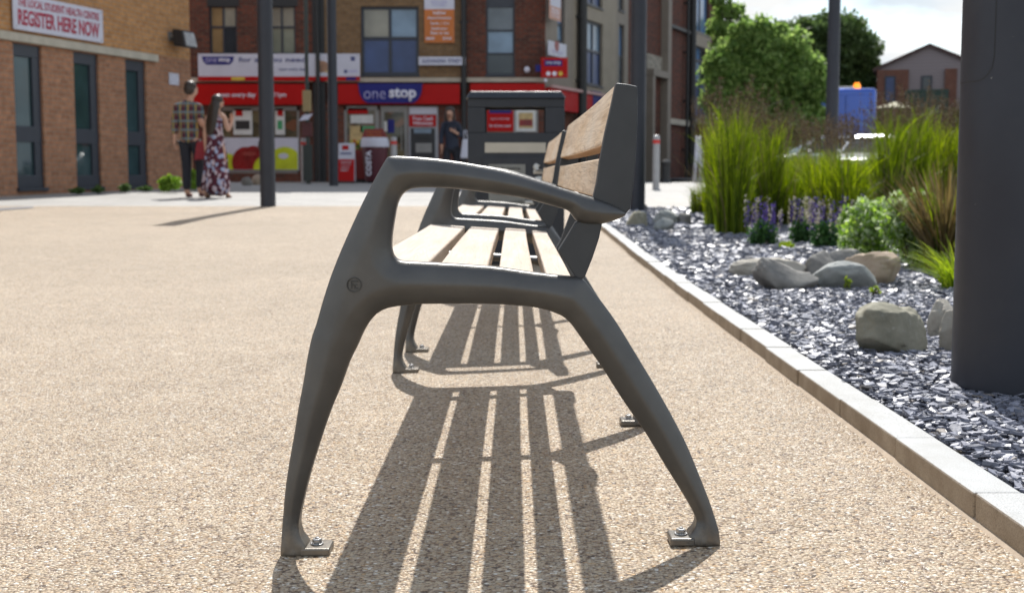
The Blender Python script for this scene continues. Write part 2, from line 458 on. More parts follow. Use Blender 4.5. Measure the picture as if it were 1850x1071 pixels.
# engraved round mark on the near face
bd = MB()
cx, cz = fx(644, 511.5); rr = .0115; yb = -.0325
ring = []
N = 40
for k in range(N):
    a0, a1 = 2*math.pi*k/N, 2*math.pi*(k+1)/N
    q = lambda r, a: (cx+r*math.cos(a), cz+r*math.sin(a))
    bd.prism([q(rr, a0), q(rr, a1), q(rr-.0013, a1), q(rr-.0013, a0)], yb, yb+.006)
for (a, b, c, d) in ((-.0048,-.0034,-.0062,.0062),(-.0048,.0066,.0045,.0060),(-.0034,.0050,-.0006,.0008),(.0002,.0016,-.0062,-.0006),(.0016,.0060,-.0062,-.0048)):
    bd.box(cx+a, cx+b, yb, yb+.006, cz+c, cz+d)
badge = bd.build('round_mark', m_badge, f1)
f2 = end_frame(LEN)
ms = link('middle_support', mid_me, bench, (0, .965, 0))
foot(ms, FX(1208, 968), FX(1252, 968), FX(1230, 968), .0165)
MID = [(1138,172),(1150,175),(1152,290),(1146,337),(1130,400),(1098,440),(1078,500),(1056,540),(1030,530),(1052,490),(1074,430),(1098,372),(1118,290)]
mb = MB(); mb.prism(plate_poly(MID), -.012, .016); mb.build('back_bracket', m_plate, ms, bevel=.002)

def slat(name, prof, y0, y1, under=None):
    """profile prism along y with eased edges, cut into lengths so it can bow a little"""
    n = len(prof); seg = 14; vs = []; fs = []
    ph = random.uniform(0, 6)
    for i in range(seg+1):
        t = i/seg; y = y0+(y1-y0)*t
        dz = .0018*math.sin(3.1*t+ph); dx = .0012*math.sin(4.3*t+ph*2)
        vs += [(x+dx, y, z+dz) for x, z in prof]
    for i in range(seg):
        for k in range(n): fs.append((i*n+k, i*n+(k+1) % n, (i+1)*n+(k+1) % n, (i+1)*n+k))
    fs.append(tuple(range(n-1, -1, -1))); fs.append(tuple(seg*n+k for k in range(n)))
    mb = MB(); mb.add(vs, fs)
    o = mb.build(name, m_wood_seat if under is None else [m_wood, m_under], bench, bevel=.0035, seg=3)
    if under is not None:
        for i in range(seg): o.data.polygons[i*n+under].material_index = 1
    return o
zs = lambda x: .4475-.0235*(x-(-.255))/.355
def flat_prof(x0, x1, th=.030):
    return [(x0-BX, zs(x0)), (x1-BX, zs(x1)), (x1-BX, zs(x1)-th), (x0-BX, zs(x0)-th)]
for x0, x1 in ((-.253, -.152), (-.133, -.050), (-.031, .030), (.049, .092)):
    slat('seat_slat', flat_prof(x0, x1), .014, LEN-.014)
def back_prof(a, b, th=.027):
    a = Vector(a); b = Vector(b); d = (b-a).normalized(); nrm = Vector((-d.y, d.x))
    if nrm.x < 0: nrm = -nrm
    return [tuple(a), tuple(a+nrm*th), tuple(b+nrm*th), tuple(b)]
YB = YN+.03
# two tall back boards; the face under each board has orange light painted in
slat('back_slat', back_prof(fx(1113,151,YB), fx(1085,263,YB)), .0225, LEN-.0125, under=2)
slat('back_slat', back_prof(fx(1082.5,288,YB), fx(1072.5,357,YB)), .0225, LEN-.0125, under=2)
b2 = dup(bench, (BX, YN2, 0), 0, 'second grey metal and timber bench, between the nearest bench and the litter bin')

# ================================================================ GROUND, PLAZA, KERB, GRAVEL BED
KX, KW, KH = .757, .080, .045
BED_END = 15.6
YSTEP = [-12, -4, 0, 2, 4, 5.5, 6, 6.5, 7, 7.5, 8, 8.5, 10, 12, 15, 17.2, 20, 24, 28, 30, 34, 40, 60, 120, 400]
def sheet(name, x0, x1, y0, y1, dz, mat, nx=1):
    ys = sorted({y0, y1, *[y for y in YSTEP if y0 < y < y1]}); mb = MB(); vs = []; fs = []
    xs = sorted({x0, x1, *[v for v in (-1.557, .763) if x0 < v < x1]})
    for y in ys: vs += [(x, y, g(y, x)+dz) for x in xs]
    k = len(xs); nx = k-1
    for i in range(len(ys)-1):
        for j in range(nx): fs.append((i*k+j, i*k+j+1, (i+1)*k+j+1, (i+1)*k+j))
    mb.add(vs, fs); o = mb.build(name, mat); tag(o, kind='structure'); return o

def resin_gravel():
    t = NT('resin bound gravel')
    v = t.coord()
    vo = t.new('ShaderNodeTexVoronoi', feature='F1'); vo.inputs['Scale'].default_value = 168; t.link(v, vo.inputs['Vector'])
    sx = t.new('ShaderNodeSeparateColor'); t.link(vo.outputs['Color'], sx.inputs[0])
    c = t.ramp(sx.outputs[0], [(0, (.11, .08, .06)), (.045, (.18, .13, .095)), (.10, (.32, .235, .165)), (.22, (.40, .295, .19)), (.40, (.47, .37, .25)), (.58, (.53, .43, .30)),
                               (.72, (.39, .32, .245)), (.82, (.58, .51, .39)), (.91, (.48, .31, .145)), (.955, (.70, .66, .57)), (1, (.78, .76, .70))])
    gap = t.ramp(vo.outputs['Distance'], [(.52, (1, 1, 1)), (.82, (.43, .37, .32))])
    c = t.mix(1.0, c, gap, 'MULTIPLY')
    n = t.noise(v, .55, 5, .6); n2 = t.noise(v, 5, 4)
    c = t.mix(1.0, c, t.ramp(n.outputs['Fac'], [(.3, (.96, .925, .875)), (.7, (1.16, 1.13, 1.09))]), 'MULTIPLY')
    c = t.mix(1.0, c, t.ramp(n2.outputs['Fac'], [(.3, (.92, .91, .90)), (.7, (1.07, 1.07, 1.07))]), 'MULTIPLY')
    hs = t.new('ShaderNodeHueSaturation'); hs.inputs['Saturation'].default_value = .92; hs.inputs['Value'].default_value = 1.02; t.link(c, hs.inputs['Color']); c = hs.outputs['Color']
    # old stains, gum spots and a faint scuffed patch or two
    n5 = t.noise(v, 1.6, 7, .7); c = t.mix(t.ramp(n5.outputs['Fac'], [(.60, (0,)*3), (.74, (.30,)*3)]), c, (.20, .155, .115))
    vg = t.new('ShaderNodeTexVoronoi', feature='F1'); vg.inputs['Scale'].default_value = 1.7; t.link(v, vg.inputs['Vector'])
    c = t.mix(t.ramp(vg.outputs['Distance'], [(.020, (.45,)*3), (.034, (0,)*3)]), c, (.13, .11, .095))
    t.base(c)
    t.set(t.ramp(sx.outputs[1], [(0, (.26,)*3), (.5, (.5,)*3), (1, (.75,)*3)]), 0, .5)
    h = t.math('SUBTRACT', 1.0, t.math('MULTIPLY', vo.outputs['Distance'], 1.0))
    h = t.math('ADD', h, t.math('MULTIPLY', sx.outputs[2], .55))
    t.bump(h, .9, .0055)
    return t.m
m_resin = resin_gravel()

def paving(c, joint, sx, sy, name, speck=.1):
    t = NT(name); v = t.coord()
    br = t.new('ShaderNodeTexBrick'); t.link(v, br.inputs['Vector']); br.inputs['Scale'].default_value = 1
    br.inputs['Brick Width'].default_value = sx; br.inputs['Row Height'].default_value = sy; br.inputs['Mortar Size'].default_value = .008
    br.inputs['Color1'].default_value = col([x*.9 for x in c]); br.inputs['Color2'].default_value = col([x*1.08 for x in c]); br.inputs['Mortar'].default_value = col(joint)
    n = t.noise(v, 1.2, 6, .65); n2 = t.noise(v, 160, 2)
    k = t.mix(1.0, br.outputs['Color'], t.ramp(n.outputs['Fac'], [(.3, (.86, .86, .86)), (.7, (1.1, 1.1, 1.1))]), 'MULTIPLY')
    k = t.mix(1.0, k, t.ramp(n2.outputs['Fac'], [(.3, (1-speck,)*3), (.7, (1+speck,)*3)]), 'MULTIPLY')
    t.base(k); t.set(.6, 0, .4); t.bump(n2.outputs['Fac'], .2, .003)
    return t.m
m_asphalt = NT('asphalt'); _v = m_asphalt.coord(); _n = m_asphalt.noise(_v, 120, 3); _n2 = m_asphalt.noise(_v, .4, 5)
m_asphalt.base(m_asphalt.mix(1.0, m_asphalt.ramp(_n.outputs['Fac'], [(.3, (.04, .04, .042)), (.7, (.085, .085, .088))]), m_asphalt.ramp(_n2.outputs['Fac'], [(.3, (.8,)*3), (.7, (1.2,)*3)]), 'MULTIPLY'))
m_asphalt.set(.8); m_asphalt.bump(_n.outputs['Fac'], .3, .004); m_asphalt = m_asphalt.m
m_slab = paving((.345, .335, .315), (.24, .23, .21), .6, .4, 'pale stone paving')
m_slab2 = paving((.37, .345, .31), (.3, .27, .23), .45, .45, 'buff stone paving')
m_band = paving((.2, .2, .215), (.1, .1, .1), .4, .2, 'dark paving band')

sheet('ground', -300, 300, -12, 400, -.030, m_asphalt)
sheet('plaza', -40, KX+.03, -12, 17.2, 0.0, m_resin)
sheet('paving', -40, 40, 17.2, 33.6, 0.0, m_slab)
sheet('paving_path', KX+.25, 40, BED_END+.12, 19.6, .004, m_slab2)
# dark band in the paving at the left
mb = MB(); q = [G(-40, 384), G(60, 376.5), G(60, 373.5), G(-40, 379)]
mb.add([(p.x, p.y, g(p.y)+.006) for p in q], [(0, 1, 2, 3)]); tag(mb.build('paving_band', m_band), kind='structure')

for (xa, ya, xb, yb) in ((365, 499, 640, 489), (235, 509, 470, 506), (0, 582, 330, 586)):
    p0, p1 = G(xa, ya), G(xb, yb); dv = (p1-p0).normalized(); nv = Vector((-dv.y, dv.x, 0))*.006; mb = MB(); vs = []; fs = []
    for i in range(41):
        q = p0.lerp(p1, i/40)+nv*1.2*noise.noise((i*.4, xa, 0)); k = (.25+.75*abs(noise.noise((i*.23, 3, xa))))*min(1, i/5, (40-i)/5)
        for s_ in (-1, 1): vs.append((q.x+nv.x*k*s_, q.y+nv.y*k*s_, g(q.y, q.x)+.004))
        if i: fs.append((2*i-2, 2*i-1, 2*i+1, 2*i))
    mb.add(vs, fs); tag(mb.build('paving_joint', paint((.25, .20, .15), .9, .2, 30, 0, 'worn day joint')), kind='structure')
m_mortar = paint((.36, .28, .20), .8, .15, 30, 0, 'mortar bedding', bump=.3)
ms_ = MB(); vs = []; fs = []
ys = np.arange(-4, BED_END, .12)
for i, y in enumerate(ys):
    w = .015+.006*noise.noise((y*3, 0, 0))
    vs += [(KX-w, y, g(y, KX)-.0015), (KX+.004, y, g(y, KX)+.0042)]
    if i: fs.append((2*i-2, 2*i-1, 2*i+1, 2*i))
ms_.add(vs, fs); tag(ms_.build('mortar_strip', m_mortar), kind='structure')

def granite():
    t = NT('granite kerb'); v = t.coord()
    n = t.noise(v, 420, 3, .7); n2 = t.noise(v, 7, 5, .6)
    c = t.ramp(n.outputs['Fac'], [(.32, (.22, .22, .22)), (.45, (.40, .405, .40)), (.6, (.49, .50, .50))])
    c = t.mix(1.0, c, t.ramp(n2.outputs['Fac'], [(.3, (.84, .82, .78)), (.7, (1.08, 1.08, 1.08))]), 'MULTIPLY')
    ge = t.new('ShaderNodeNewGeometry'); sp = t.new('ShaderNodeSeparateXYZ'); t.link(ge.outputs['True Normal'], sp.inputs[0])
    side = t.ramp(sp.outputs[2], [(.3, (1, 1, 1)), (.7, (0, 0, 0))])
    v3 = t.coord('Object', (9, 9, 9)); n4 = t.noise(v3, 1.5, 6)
    bounce_tint = t.ramp(n4.outputs['Fac'], [(.3, (.62, .47, .33)), (.7, (.90, .73, .55))])
    c = t.mix(side, c, t.mix(1.0, c, bounce_tint, 'MULTIPLY'))         # shade and ground bounce painted brown on the upright faces
    t.base(c); t.set(.6, 0, .4); t.bump(n.outputs['Fac'], .25, .002); return t.m
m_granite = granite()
mb = MB(); y = -2.9+.052
while y < BED_END-.2:
    j = random.uniform(-.003, .003); k = random.uniform(-.003, .003)
    z0, z1 = g(y, KX), g(y+.444, KX)
    lo = [(KX+j, y, z0-.06), (KX+KW+j, y, z0-.06), (KX+KW+j, y+.444, z1-.06), (KX+j, y+.444, z1-.06)]
    hi = [(a, b, (z0 if i < 2 else z1)+KH+k) for i, (a, b, _) in enumerate(lo)]
    mb.hexa(lo, hi); y += .4505
x = KX
while x < 9:
    zz = g(BED_END, KX)
    mb.box(x, x+.447, BED_END, BED_END+KW, zz-.06, zz+KH); x += .4505
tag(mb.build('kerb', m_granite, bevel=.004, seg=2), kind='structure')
# joint filler a little lower than the stones
mb = MB(); ys = np.arange(-2.8, BED_END, .5)
for a, b in zip(ys, ys[1:]): mb.hexa([(KX+.006, a, g(a, KX)-.05), (KX+KW-.006, a, g(a, KX)-.05), (KX+KW-.006, b, g(b, KX)-.05), (KX+.006, b, g(b, KX)-.05)], [(KX+.006, a, g(a, KX)+KH-.012), (KX+KW-.006, a, g(a, KX)+KH-.012), (KX+KW-.006, b, g(b, KX)+KH-.012), (KX+.006, b, g(b, KX)+KH-.012)])
tag(mb.build('kerb_joints', paint((.10, .085, .07), .9, .2, 20, 0, 'kerb mortar')), kind='structure')

# soil sheet under the slate
m_soil = paint((.035, .036, .042), .9, .3, 25, 0, 'dark slate dust', bump=.5)
sheet('planting_bed', KX+KW, 9, -3, BED_END, .022, m_soil)

def slate_mat():
    t = NT('broken slate'); ge = t.new('ShaderNodeNewGeometry'); v = t.coord()
    c = t.ramp(ge.outputs['Random Per Island'], [(0, (.085, .09, .115)), (.3, (.17, .18, .225)), (.65, (.225, .235, .29)), (.93, (.28, .285, .335)), (1, (.30, .26, .22))])
    n = t.noise(v, 90, 4, .6)
    c = t.mix(1.0, c, t.ramp(n.outputs['Fac'], [(.3, (.75,)*3), (.7, (1.2,)*3)]), 'MULTIPLY')
    t.base(c); t.set(t.ramp(n.outputs['Fac'], [(.3, (.30,)*3), (.7, (.52,)*3)]), 0, .55); t.bump(n.outputs['Fac'], .3, .002); return t.m
def chips(n, ylo, yhi, xfun, size, layers, power=1.0):
    y = ylo+(yhi-ylo)*rng.random(n)**power; xm = xfun(y); x = KX+KW+.012+(xm-KX-KW)*rng.random(n)
    m = 7
    ang = np.sort(rng.random((n, m))*2*np.pi*.35+np.arange(m)*2*np.pi/m, 1)
    s = size*np.minimum(np.exp(rng.normal(0, .45, n)), 1.9)
    rad = s[:, None]*(.55+.75*rng.random((n, m)))*.5
    el = 1+rng.random(n)*.9
    px = rad*np.cos(ang)*el[:, None]; py = rad*np.sin(ang)
    th = s*(.10+.16*rng.random(n))
    top = np.stack([px*.93, py*.93, np.repeat(th[:, None]*.5, m, 1)+rng.normal(0, .05, (n, m))*th[:, None]], 2)
    bot = np.stack([px, py, -np.repeat(th[:, None]*.5, m, 1)], 2)
    L = np.concatenate([top, bot], 1)
    yaw = rng.random(n)*2*np.pi; tx = rng.normal(0, .17, n); ty = rng.normal(0, .17, n)
    ca, sa = np.cos(yaw)[:, None], np.sin(yaw)[:, None]
    X = L[..., 0]*ca-L[..., 1]*sa; Y = L[..., 0]*sa+L[..., 1]*ca; Z = L[..., 2]
    Z = Z+X*np.tan(tx)[:, None]+Y*np.tan(ty)[:, None]
    gz = np.array([g(t, 1.0) for t in y])
    zz = gz+.024+rng.random(n)*layers
    V = np.stack([X+x[:, None], Y+y[:, None], Z+zz[:, None]], 2).reshape(-1, 3)
    tri = []
    b = np.arange(n)[:, None]*2*m
    for k in range(1, m-1): tri.append(np.concatenate([b, b+k, b+k+1], 1))
    for k in range(m):
        k2 = (k+1) % m
        tri.append(np.concatenate([b+k, b+m+k, b+m+k2], 1)); tri.append(np.concatenate([b+k, b+m+k2, b+k2], 1))
    return V, np.stack(tri, 1).reshape(-1, 3)
parts = [chips(66000, .9, 6.2, lambda y: np.maximum(.42*y+.75, 1.3), .0148, .022, 1.0),
         chips(44000, 6.2, 11, lambda y: .42*y+.8, .023, .024), chips(20000, 11, BED_END, lambda y: .30*y+1.2, .042, .03)]
Vs, Fs, o = [], [], 0
for V, Fc in parts: Vs.append(V); Fs.append(Fc+o); o += len(V)
gv = link('slate_gravel', np_mesh('slate_gravel', np.concatenate(Vs), np.concatenate(Fs))); gv.data.materials.append(slate_mat())
tag(gv, 'broken blue grey slate chippings covering the planting bed', 'gravel', kind='stuff')

# ---------------------------------------------------------------- boulders
def rock_mat(a, b, name='river boulder', lich=(.42, .41, .36)):
    t = NT(name); v = t.coord(); n = t.noise(v, 9, 7, .62); n2 = t.noise(v, 45, 5, .7); n3 = t.noise(v, 4, 3)
    c = t.ramp(n.outputs['Fac'], [(.3, a), (.68, b)])
    c = t.mix(t.ramp(n2.outputs['Fac'], [(.58, (0,)*3), (.7, (.5,)*3)]), c, lich)
    c = t.mix(t.ramp(n3.outputs['Fac'], [(.55, (0,)*3), (.72, (.55,)*3)]), c, tuple(x*.55 for x in a))
    t.base(c); t.set(.8, 0, .3); t.bump(n2.outputs['Fac'], .45, .006); return t.m
R_GREEN = rock_mat((.17, .165, .12), (.37, .345, .265)); R_GREY = rock_mat((.15, .145, .135), (.31, .295, .265))
R_TAN = rock_mat((.30, .22, .155), (.45, .36, .27)); R_PALE = rock_mat((.30, .27, .22), (.45, .42, .36)); R_BLUE = rock_mat((.21, .225, .22), (.38, .385, .36))
def boulder(px0, px1, pytop, pybase, mat, label, seed, depth=.8, rough=.22, tilt=0.0, Y=None, lump=None, boxy=.78, flat=None):
    base = G((px0+px1)/2, pybase, .03) if Y is None else P((px0+px1)/2, pybase, Y)
    Y = base.y; s = Y/F*1.0
    w = (px1-px0)*s/2; h = (pybase-pytop)*s*(1.22 if not flat else 1.18/(flat+(1-flat)*.45))
    bm = bmesh.new(); bmesh.ops.create_icosphere(bm, subdivisions=5, radius=1)
    off = Vector((seed*7.3, seed*3.1, seed*1.7))
    for v in bm.verts:
        p = v.co.copy(); p0 = p.copy()
        p = Vector([math.copysign(abs(c)**boxy, c) for c in p0])
        k = 1+rough*noise.noise(p*1.1+off)+rough*.45*noise.noise(p*2.4+off)+.07*noise.noise(p*5+off)+.03*noise.noise(p*12+off)+.012*noise.noise(p*28+off)
        # facets: clamp against a few random planes
        q = p*k
        for j in range(5):
            nn = Vector((math.sin(seed*2.1+j*2.4), math.cos(seed*1.3+j*1.7), math.sin(seed+j*3.3)*.8)).normalized()
            d = q.dot(nn); lim = .78+.10*math.sin(seed*5+j)
            if d > lim: q -= nn*(d-lim)*.88
        v.co = q
    xs = [v.co.x for v in bm.verts]; ys = [v.co.y for v in bm.verts]; zs_ = [v.co.z for v in bm.verts]
    for v in bm.verts:
        x = (v.co.x-min(xs))/(max(xs)-min(xs))*2-1; z = (v.co.z-min(zs_))/(max(zs_)-min(zs_))
        y = (v.co.y-min(ys))/(max(ys)-min(ys))*2-1
        zz = z*1.25-.25
        if flat and zz > flat: zz = flat+(zz-flat)*.45
        if tilt: zz *= (1-tilt*max(0, min(1, (x+.75)/1.1)))
        if lump: zz *= 1-lump*max(0, -y)*(.5+.5*x)
        v.co = Vector((x*w, y*w*depth, zz*h))
    me = bpy.data.meshes.new('boulder'); bm.to_mesh(me); bm.free(); smooth_mesh(me); me.materials.append(mat)
    o = link('boulder', me, None, (base.x, Y+w*depth*.55, base.z)); o.rotation_euler = (0, 0, 0)
    return tag(o, label, 'boulder', 'boulders on the slate bed')
boulder(1545, 1682, 560, 640, R_GREEN, 'large rounded greenish boulder in front of the dark column', 3, .9, .20, 0, lump=.42, boxy=.86, flat=.93)
boulder(1676, 1732, 553, 612, R_PALE, 'pale mottled boulder just behind the large greenish one', 5, .9, .25)
boulder(1700, 1745, 574, 640, R_PALE, 'speckled cream boulder half hidden by the base of the dark column', 8, .9, .2)
boulder(1360, 1482, 470, 526, R_GREY, 'dark grey wedge boulder sloping down to the right', 11, .6, .14, .45, boxy=.6)
boulder(1470, 1590, 480, 523, R_BLUE, 'flat topped blue grey boulder in the middle of the stone group', 13, .7, .2, boxy=.66, flat=.74)
boulder(1530, 1638, 466, 516, R_TAN, 'tan orange boulder at the right end of the stone group', 16, .8, .18, flat=None)
boulder(1316, 1460, 473, 502, R_PALE, 'low pale flat boulder behind the dark wedge boulder', 19, .5, .15)
boulder(1454, 1516, 461, 500, R_GREY, 'small rough grey boulder with dark pits behind the flat topped one', 21, .8, .35)
boulder(1474, 1500, 492, 512, R_GREEN, 'small dark stone tucked in the gap between the wedge and the flat topped boulder', 37, .8, .2)
boulder(1500, 1562, 455, 480, R_GREY, 'grey boulder at the back of the stone group', 23, .7, .2)
boulder(1131, 1171, 387, 413, R_GREEN, 'olive round cobble left of the smooth pale cobble', 25, .8, .15)
boulder(1181, 1219, 398, 418, R_BLUE, 'smooth pale grey cobble in front of its group', 27, .8, .08)
boulder(1180, 1226, 384, 408, R_BLUE, 'blue grey cobble behind the smooth pale one', 29, .8, .2)
boulder(1224, 1250, 389, 408, R_GREY, 'brown grey cobble nearest the tall grass', 31, .8, .15)
boulder(1158, 1170, 371, 382, R_GREY, 'small grey stone just right of the tall column foot', 33, .8, .15)
# ================================================================ SHOP BUILDING (faces the camera)
YS = 33.6; GZ = g(YS)
SH = Fac((0, YS), (1, 0))
B_RED = brick((.17, .050, .030), (.075, .032, .025), (.10, .08, .065), 'dark red brickwork')
B_TAN = brick((.235, .145, .072), (.18, .108, .052), (.17, .13, .09), 'tan brickwork', .35)
B_ORG = brick((.52, .27, .105), (.40, .195, .07), (.37, .26, .17), 'orange brickwork', .4)
B_LOW = brick((.42, .21, .12), (.30, .145, .082), (.30, .21, .15), 'light red brickwork', .4)
M_FR = paint((.028, .034, .048), .4, .1, 5, 0, 'dark blue grey frame')
M_DARK = paint((.022, .022, .024), .5, .15, 5, 0, 'dark grey metal')
M_RED = paint((.42, .004, .004), .5, .08, 2, 0, 'red shop panel', spec=.2)
M_BLUE = paint((.022, .024, .17), .5, .08, 3, 0, 'royal blue panel', spec=.2)
M_WHITE = paint((.56, .56, .64), .45, .06, 3, 0, 'white sign face')
M_LET = paint((.72, .70, .78), .4, .04, 6, 0, 'white lettering')
M_LILAC = paint((.42, .40, .62), .4, .04, 6, 0, 'lilac lettering')
M_NAVY = paint((.06, .07, .20), .45, .05, 6, 0, 'navy lettering')
M_STONE = paint((.45, .41, .33), .75, .15, 4, 0, 'stone band', bump=.2)
M_PALE = paint((.25, .215, .175), .7, .1, 3, 0, 'pale render', bump=.1)
M_RENDER = paint((.30, .255, .195), .7, .1, 2.5, 0, 'cream render', bump=.1)
M_ALU = paint((.24, .235, .225), .4, .1, 6, .3, 'aluminium frame')
M_YEL = paint((.62, .45, .05), .5, .08, 5, 0, 'yellow print')
M_OCH = paint((.50, .36, .16), .5, .25, 8, 0, 'warm print')
M_ORG = paint((.52, .15, .025), .5, .08, 3, 0, 'orange banner')
M_GREEN = paint((.05, .30, .12), .5, .15, 5, 0, 'green print')
M_INT = paint((.035, .032, .028), .6, .3, 3, 0, 'dim interior')
M_PIPE = paint((.016, .017, .018), .5, .1, 5, 0, 'black pipe')
G_DARK = glass((.030, .040, .050)); G_BLUE = glass((.030, .060, .165), .35); G_SKY = glass((.13, .24, .42), .05)  # G_SKY has a blue sky reflection painted into its colour
G_CURT = glass((.26, .25, .20), .2); G_CURT2 = glass((.17, .25, .34), .15); G_WOOD = glass((.25, .17, .08), .2); G_GREY = glass((.13, .15, .17), .1)
G_GRN = glass((.20, .22, .17), .15)

shop = SH.root('shop_building', 'brick shop building with red fascia and wide blue framed window above it', 'building')
uL, uC, uT, uR, uE = [SH.uz(x, 200)[0] for x in (330, 578, 843, 968, 985)]
zt = 12.6
def hole(x0, y0, x1, y1): return SH.rect(x0, y0, x1, y1)
wins = []
def window(fac, root, px, rows, cols, panes, dep=.10, fw=.05, name='window', mat=None, inset=.07):
    """px rect, row split fractions from the top, column split fractions, pane materials row by row"""
    u0, u1, z0, z1 = fac.rect(*px); mat = mat or M_FR
    mb = MB(); fr = fw
    mb.box(u0, u1, inset, inset+.06, z1-fr, z1); mb.box(u0, u1, inset, inset+.06, z0, z0+fr)
    mb.box(u0, u0+fr, inset, inset+.06, z0+fr, z1-fr); mb.box(u1-fr, u1, inset, inset+.06, z0+fr, z1-fr)
    for c in cols: x = u0+(u1-u0)*c; mb.box(x-fr*.5, x+fr*.5, inset-.004, inset+.055, z0+fr, z1-fr)
    for r in rows: z = z1-(z1-z0)*r; mb.box(u0+fr, u1-fr, inset-.008, inset+.05, z-fr*.5, z+fr*.5)
    mb.box(u0-.02, u1+.02, -.04, inset+.02, z0-.045, z0-.003)
    w = mb.build(name, mat, root, bevel=.006)
    rr = [0]+list(rows)+[1]; cc = [0]+list(cols)+[1]; i = 0
    for a, b in zip(rr, rr[1:]):
        for c, d in zip(cc, cc[1:]):
            pm = MB(); pm.box(u0+(u1-u0)*c+.01, u0+(u1-u0)*d-.01, inset+.03, inset+.045, z1-(z1-z0)*b+.01, z1-(z1-z0)*a-.01)
            pm.build('pane', panes[i % len(panes)], w); i += 1
    return (u0, u1, z0-.045, z1)
h = [window(SH, shop, (378, 10, 428, 99), (.44,), (.5,), [G_WOOD, G_CURT, G_WOOD, G_DARK]),
     window(SH, shop, (483, 10, 534, 99), (.44,), (.5,), [G_CURT, G_CURT, G_GRN, G_GRN])]
h2 = [window(SH, shop, (652, 12, 757, 136), (.46,), (.5,), [G_CURT, G_CURT2, G_BLUE, G_BLUE], fw=.075)]
h3 = [window(SH, shop, (878, -14, 930, 136), (.17, .46, .74), (), [M_FR, G_GREY, G_CURT2, G_DARK])]
# storey above the frame
h += [window(SH, shop, (378, -215, 428, -125), (.44,), (.5,), [G_DARK, G_CURT, G_DARK, G_DARK]), window(SH, shop, (483, -215, 534, -125), (.44,), (.5,), [G_CURT, G_DARK])]
h2 += [window(SH, shop, (652, -220, 757, -95), (.46,), (.5,), [G_CURT, G_CURT2, G_BLUE, G_BLUE], fw=.075)]
h3 += [window(SH, shop, (878, -250, 930, -100), (.17, .46, .74), (), [M_FR, G_GREY, G_CURT2, G_DARK])]
zF0, zF1 = SH.uz(600, 190)[1], SH.uz(600, 148)[1]
for (a, b, mat, hh) in ((uL, uC, B_RED, h), (uC, uT, B_TAN, h2), (uT, uE, B_RED, h3)):
    mb = MB(); wall_holes(mb, a, b, zF1, zt, hh, -.25, 0); mb.build('wall', mat, shop)
# dark header over the left windows, back body, parapet
for px in ((374, -6, 432, 12), (480, -6, 538, 12)):
    u0, u1, z0, z1 = SH.rect(*px); mb = MB(); mb.box(u0, u1, -.012, .03, z0, z1); mb.build('window_header', M_PIPE, shop)
mb = MB(); mb.box(uL, uE, .26, 7.5, GZ-.3, zt-.2); mb.build('body', B_RED, shop)
mb = MB(); mb.box(uL-.1, uE, -.08, 7.6, zt, zt+.25); mb.build('roof', M_STONE, shop)
# ground floor
GW = [hole(864, 190, 972, 318), hole(398, 193, 541, 313), hole(622, 192, 686, 318), hole(688, 192, 737, 331), hole(738, 193, 792, 331)]
GW[3] = (GW[3][0], GW[3][1], GZ, GW[3][3]); GW[4] = (GW[4][0], GW[4][1], GZ, GW[4][3])
mb = MB(); wall_holes(mb, uL, uE, GZ-.3, zF0+.02, GW, -.25, 0); mb.build('ground_floor_wall', B_RED, shop)
mb = MB(); mb.box(uL, uE, -.02, 0.0, zF1-.01, zF1+.1); mb.build('string_course', M_STONE, shop)
# fascias
def panel(fac, root, px, d, mat, name, back=0.0, bev=.006):
    u0, u1, z0, z1 = fac.rect(*px); mb = MB(); mb.box(u0, u1, -d, -back, z0, z1); return mb.build(name, mat, root, bevel=bev), (u0, u1, z0, z1)
f1_, r = panel(SH, shop, (345, 153, 556, 190), .16, M_RED, 'fascia')
def L(fac, root, body, px, d, mat, **k):
    u0, u1, z0, z1 = fac.rect(*px); return lettering(body, u0, u1, z0, z1, -d, mat, root, **k)
L(SH, f1_, 'open every day', (396, 168, 464, 179), .162, M_LET, bold=.02)
L(SH, f1_, '6am - 11pm', (470, 168, 519, 179), .162, M_LET, bold=.02)
f2_, r = panel(SH, shop, (612, 153, 831, 189), .16, M_RED, 'fascia')
u0, u1, z0, z1 = SH.rect(648, 152, 765, 188)
poly = [(u0, z1), (u1, z1)]; rad = (z1-z0)*.98
for k in range(13): a = math.pi/2*k/12; poly.append((u1-.02-rad*.55*(1-math.cos(a)), z1-.06-(rad-.06)*math.sin(a)))
for k in range(12, -1, -1): a = math.pi/2*k/12; poly.append((u0+.02+rad*.55*(1-math.cos(a)), z1-.06-(rad-.06)*math.sin(a)))
mb = MB(); mb.prism(poly, -.20, -.162); bp = mb.build('name_panel', M_BLUE, f2_)
bp_ = L(SH, f2_, 'one', (659, 166, 698, 180), .202, M_LILAC, bold=-.008)
L(SH, f2_, 'stop', (704, 160, 753, 184), .202, M_LET, bold=.035)
f3_, r = panel(SH, shop, (850, 152, 984, 166), .16, M_RED, 'fascia')
M_POST = paint((.62, .62, .60), .5, .1, 4, 0, 'printed poster')
def shop_window(px, mull=()):
    u0, u1, z0, z1 = SH.rect(*px); mb = MB(); fr = .06
    mb.box(u0, u1, .02, .10, z1-.1, z1); mb.box(u0, u1, .02, .10, z0, z0+fr); mb.box(u0, u0+fr, .02, .10, z0, z1); mb.box(u1-fr, u1, .02, .10, z0, z1)
    for m in mull: x = SH.uz(m, 250)[0]; mb.box(x-.03, x+.03, .016, .095, z0, z1)
    w = mb.build('shop_window', M_ALU, shop); pm = MB(); pm.box(u0+.02, u1-.02, .07, .085, z0+.02, z1-.02); pm.build('pane', G_SHOP, w); return w
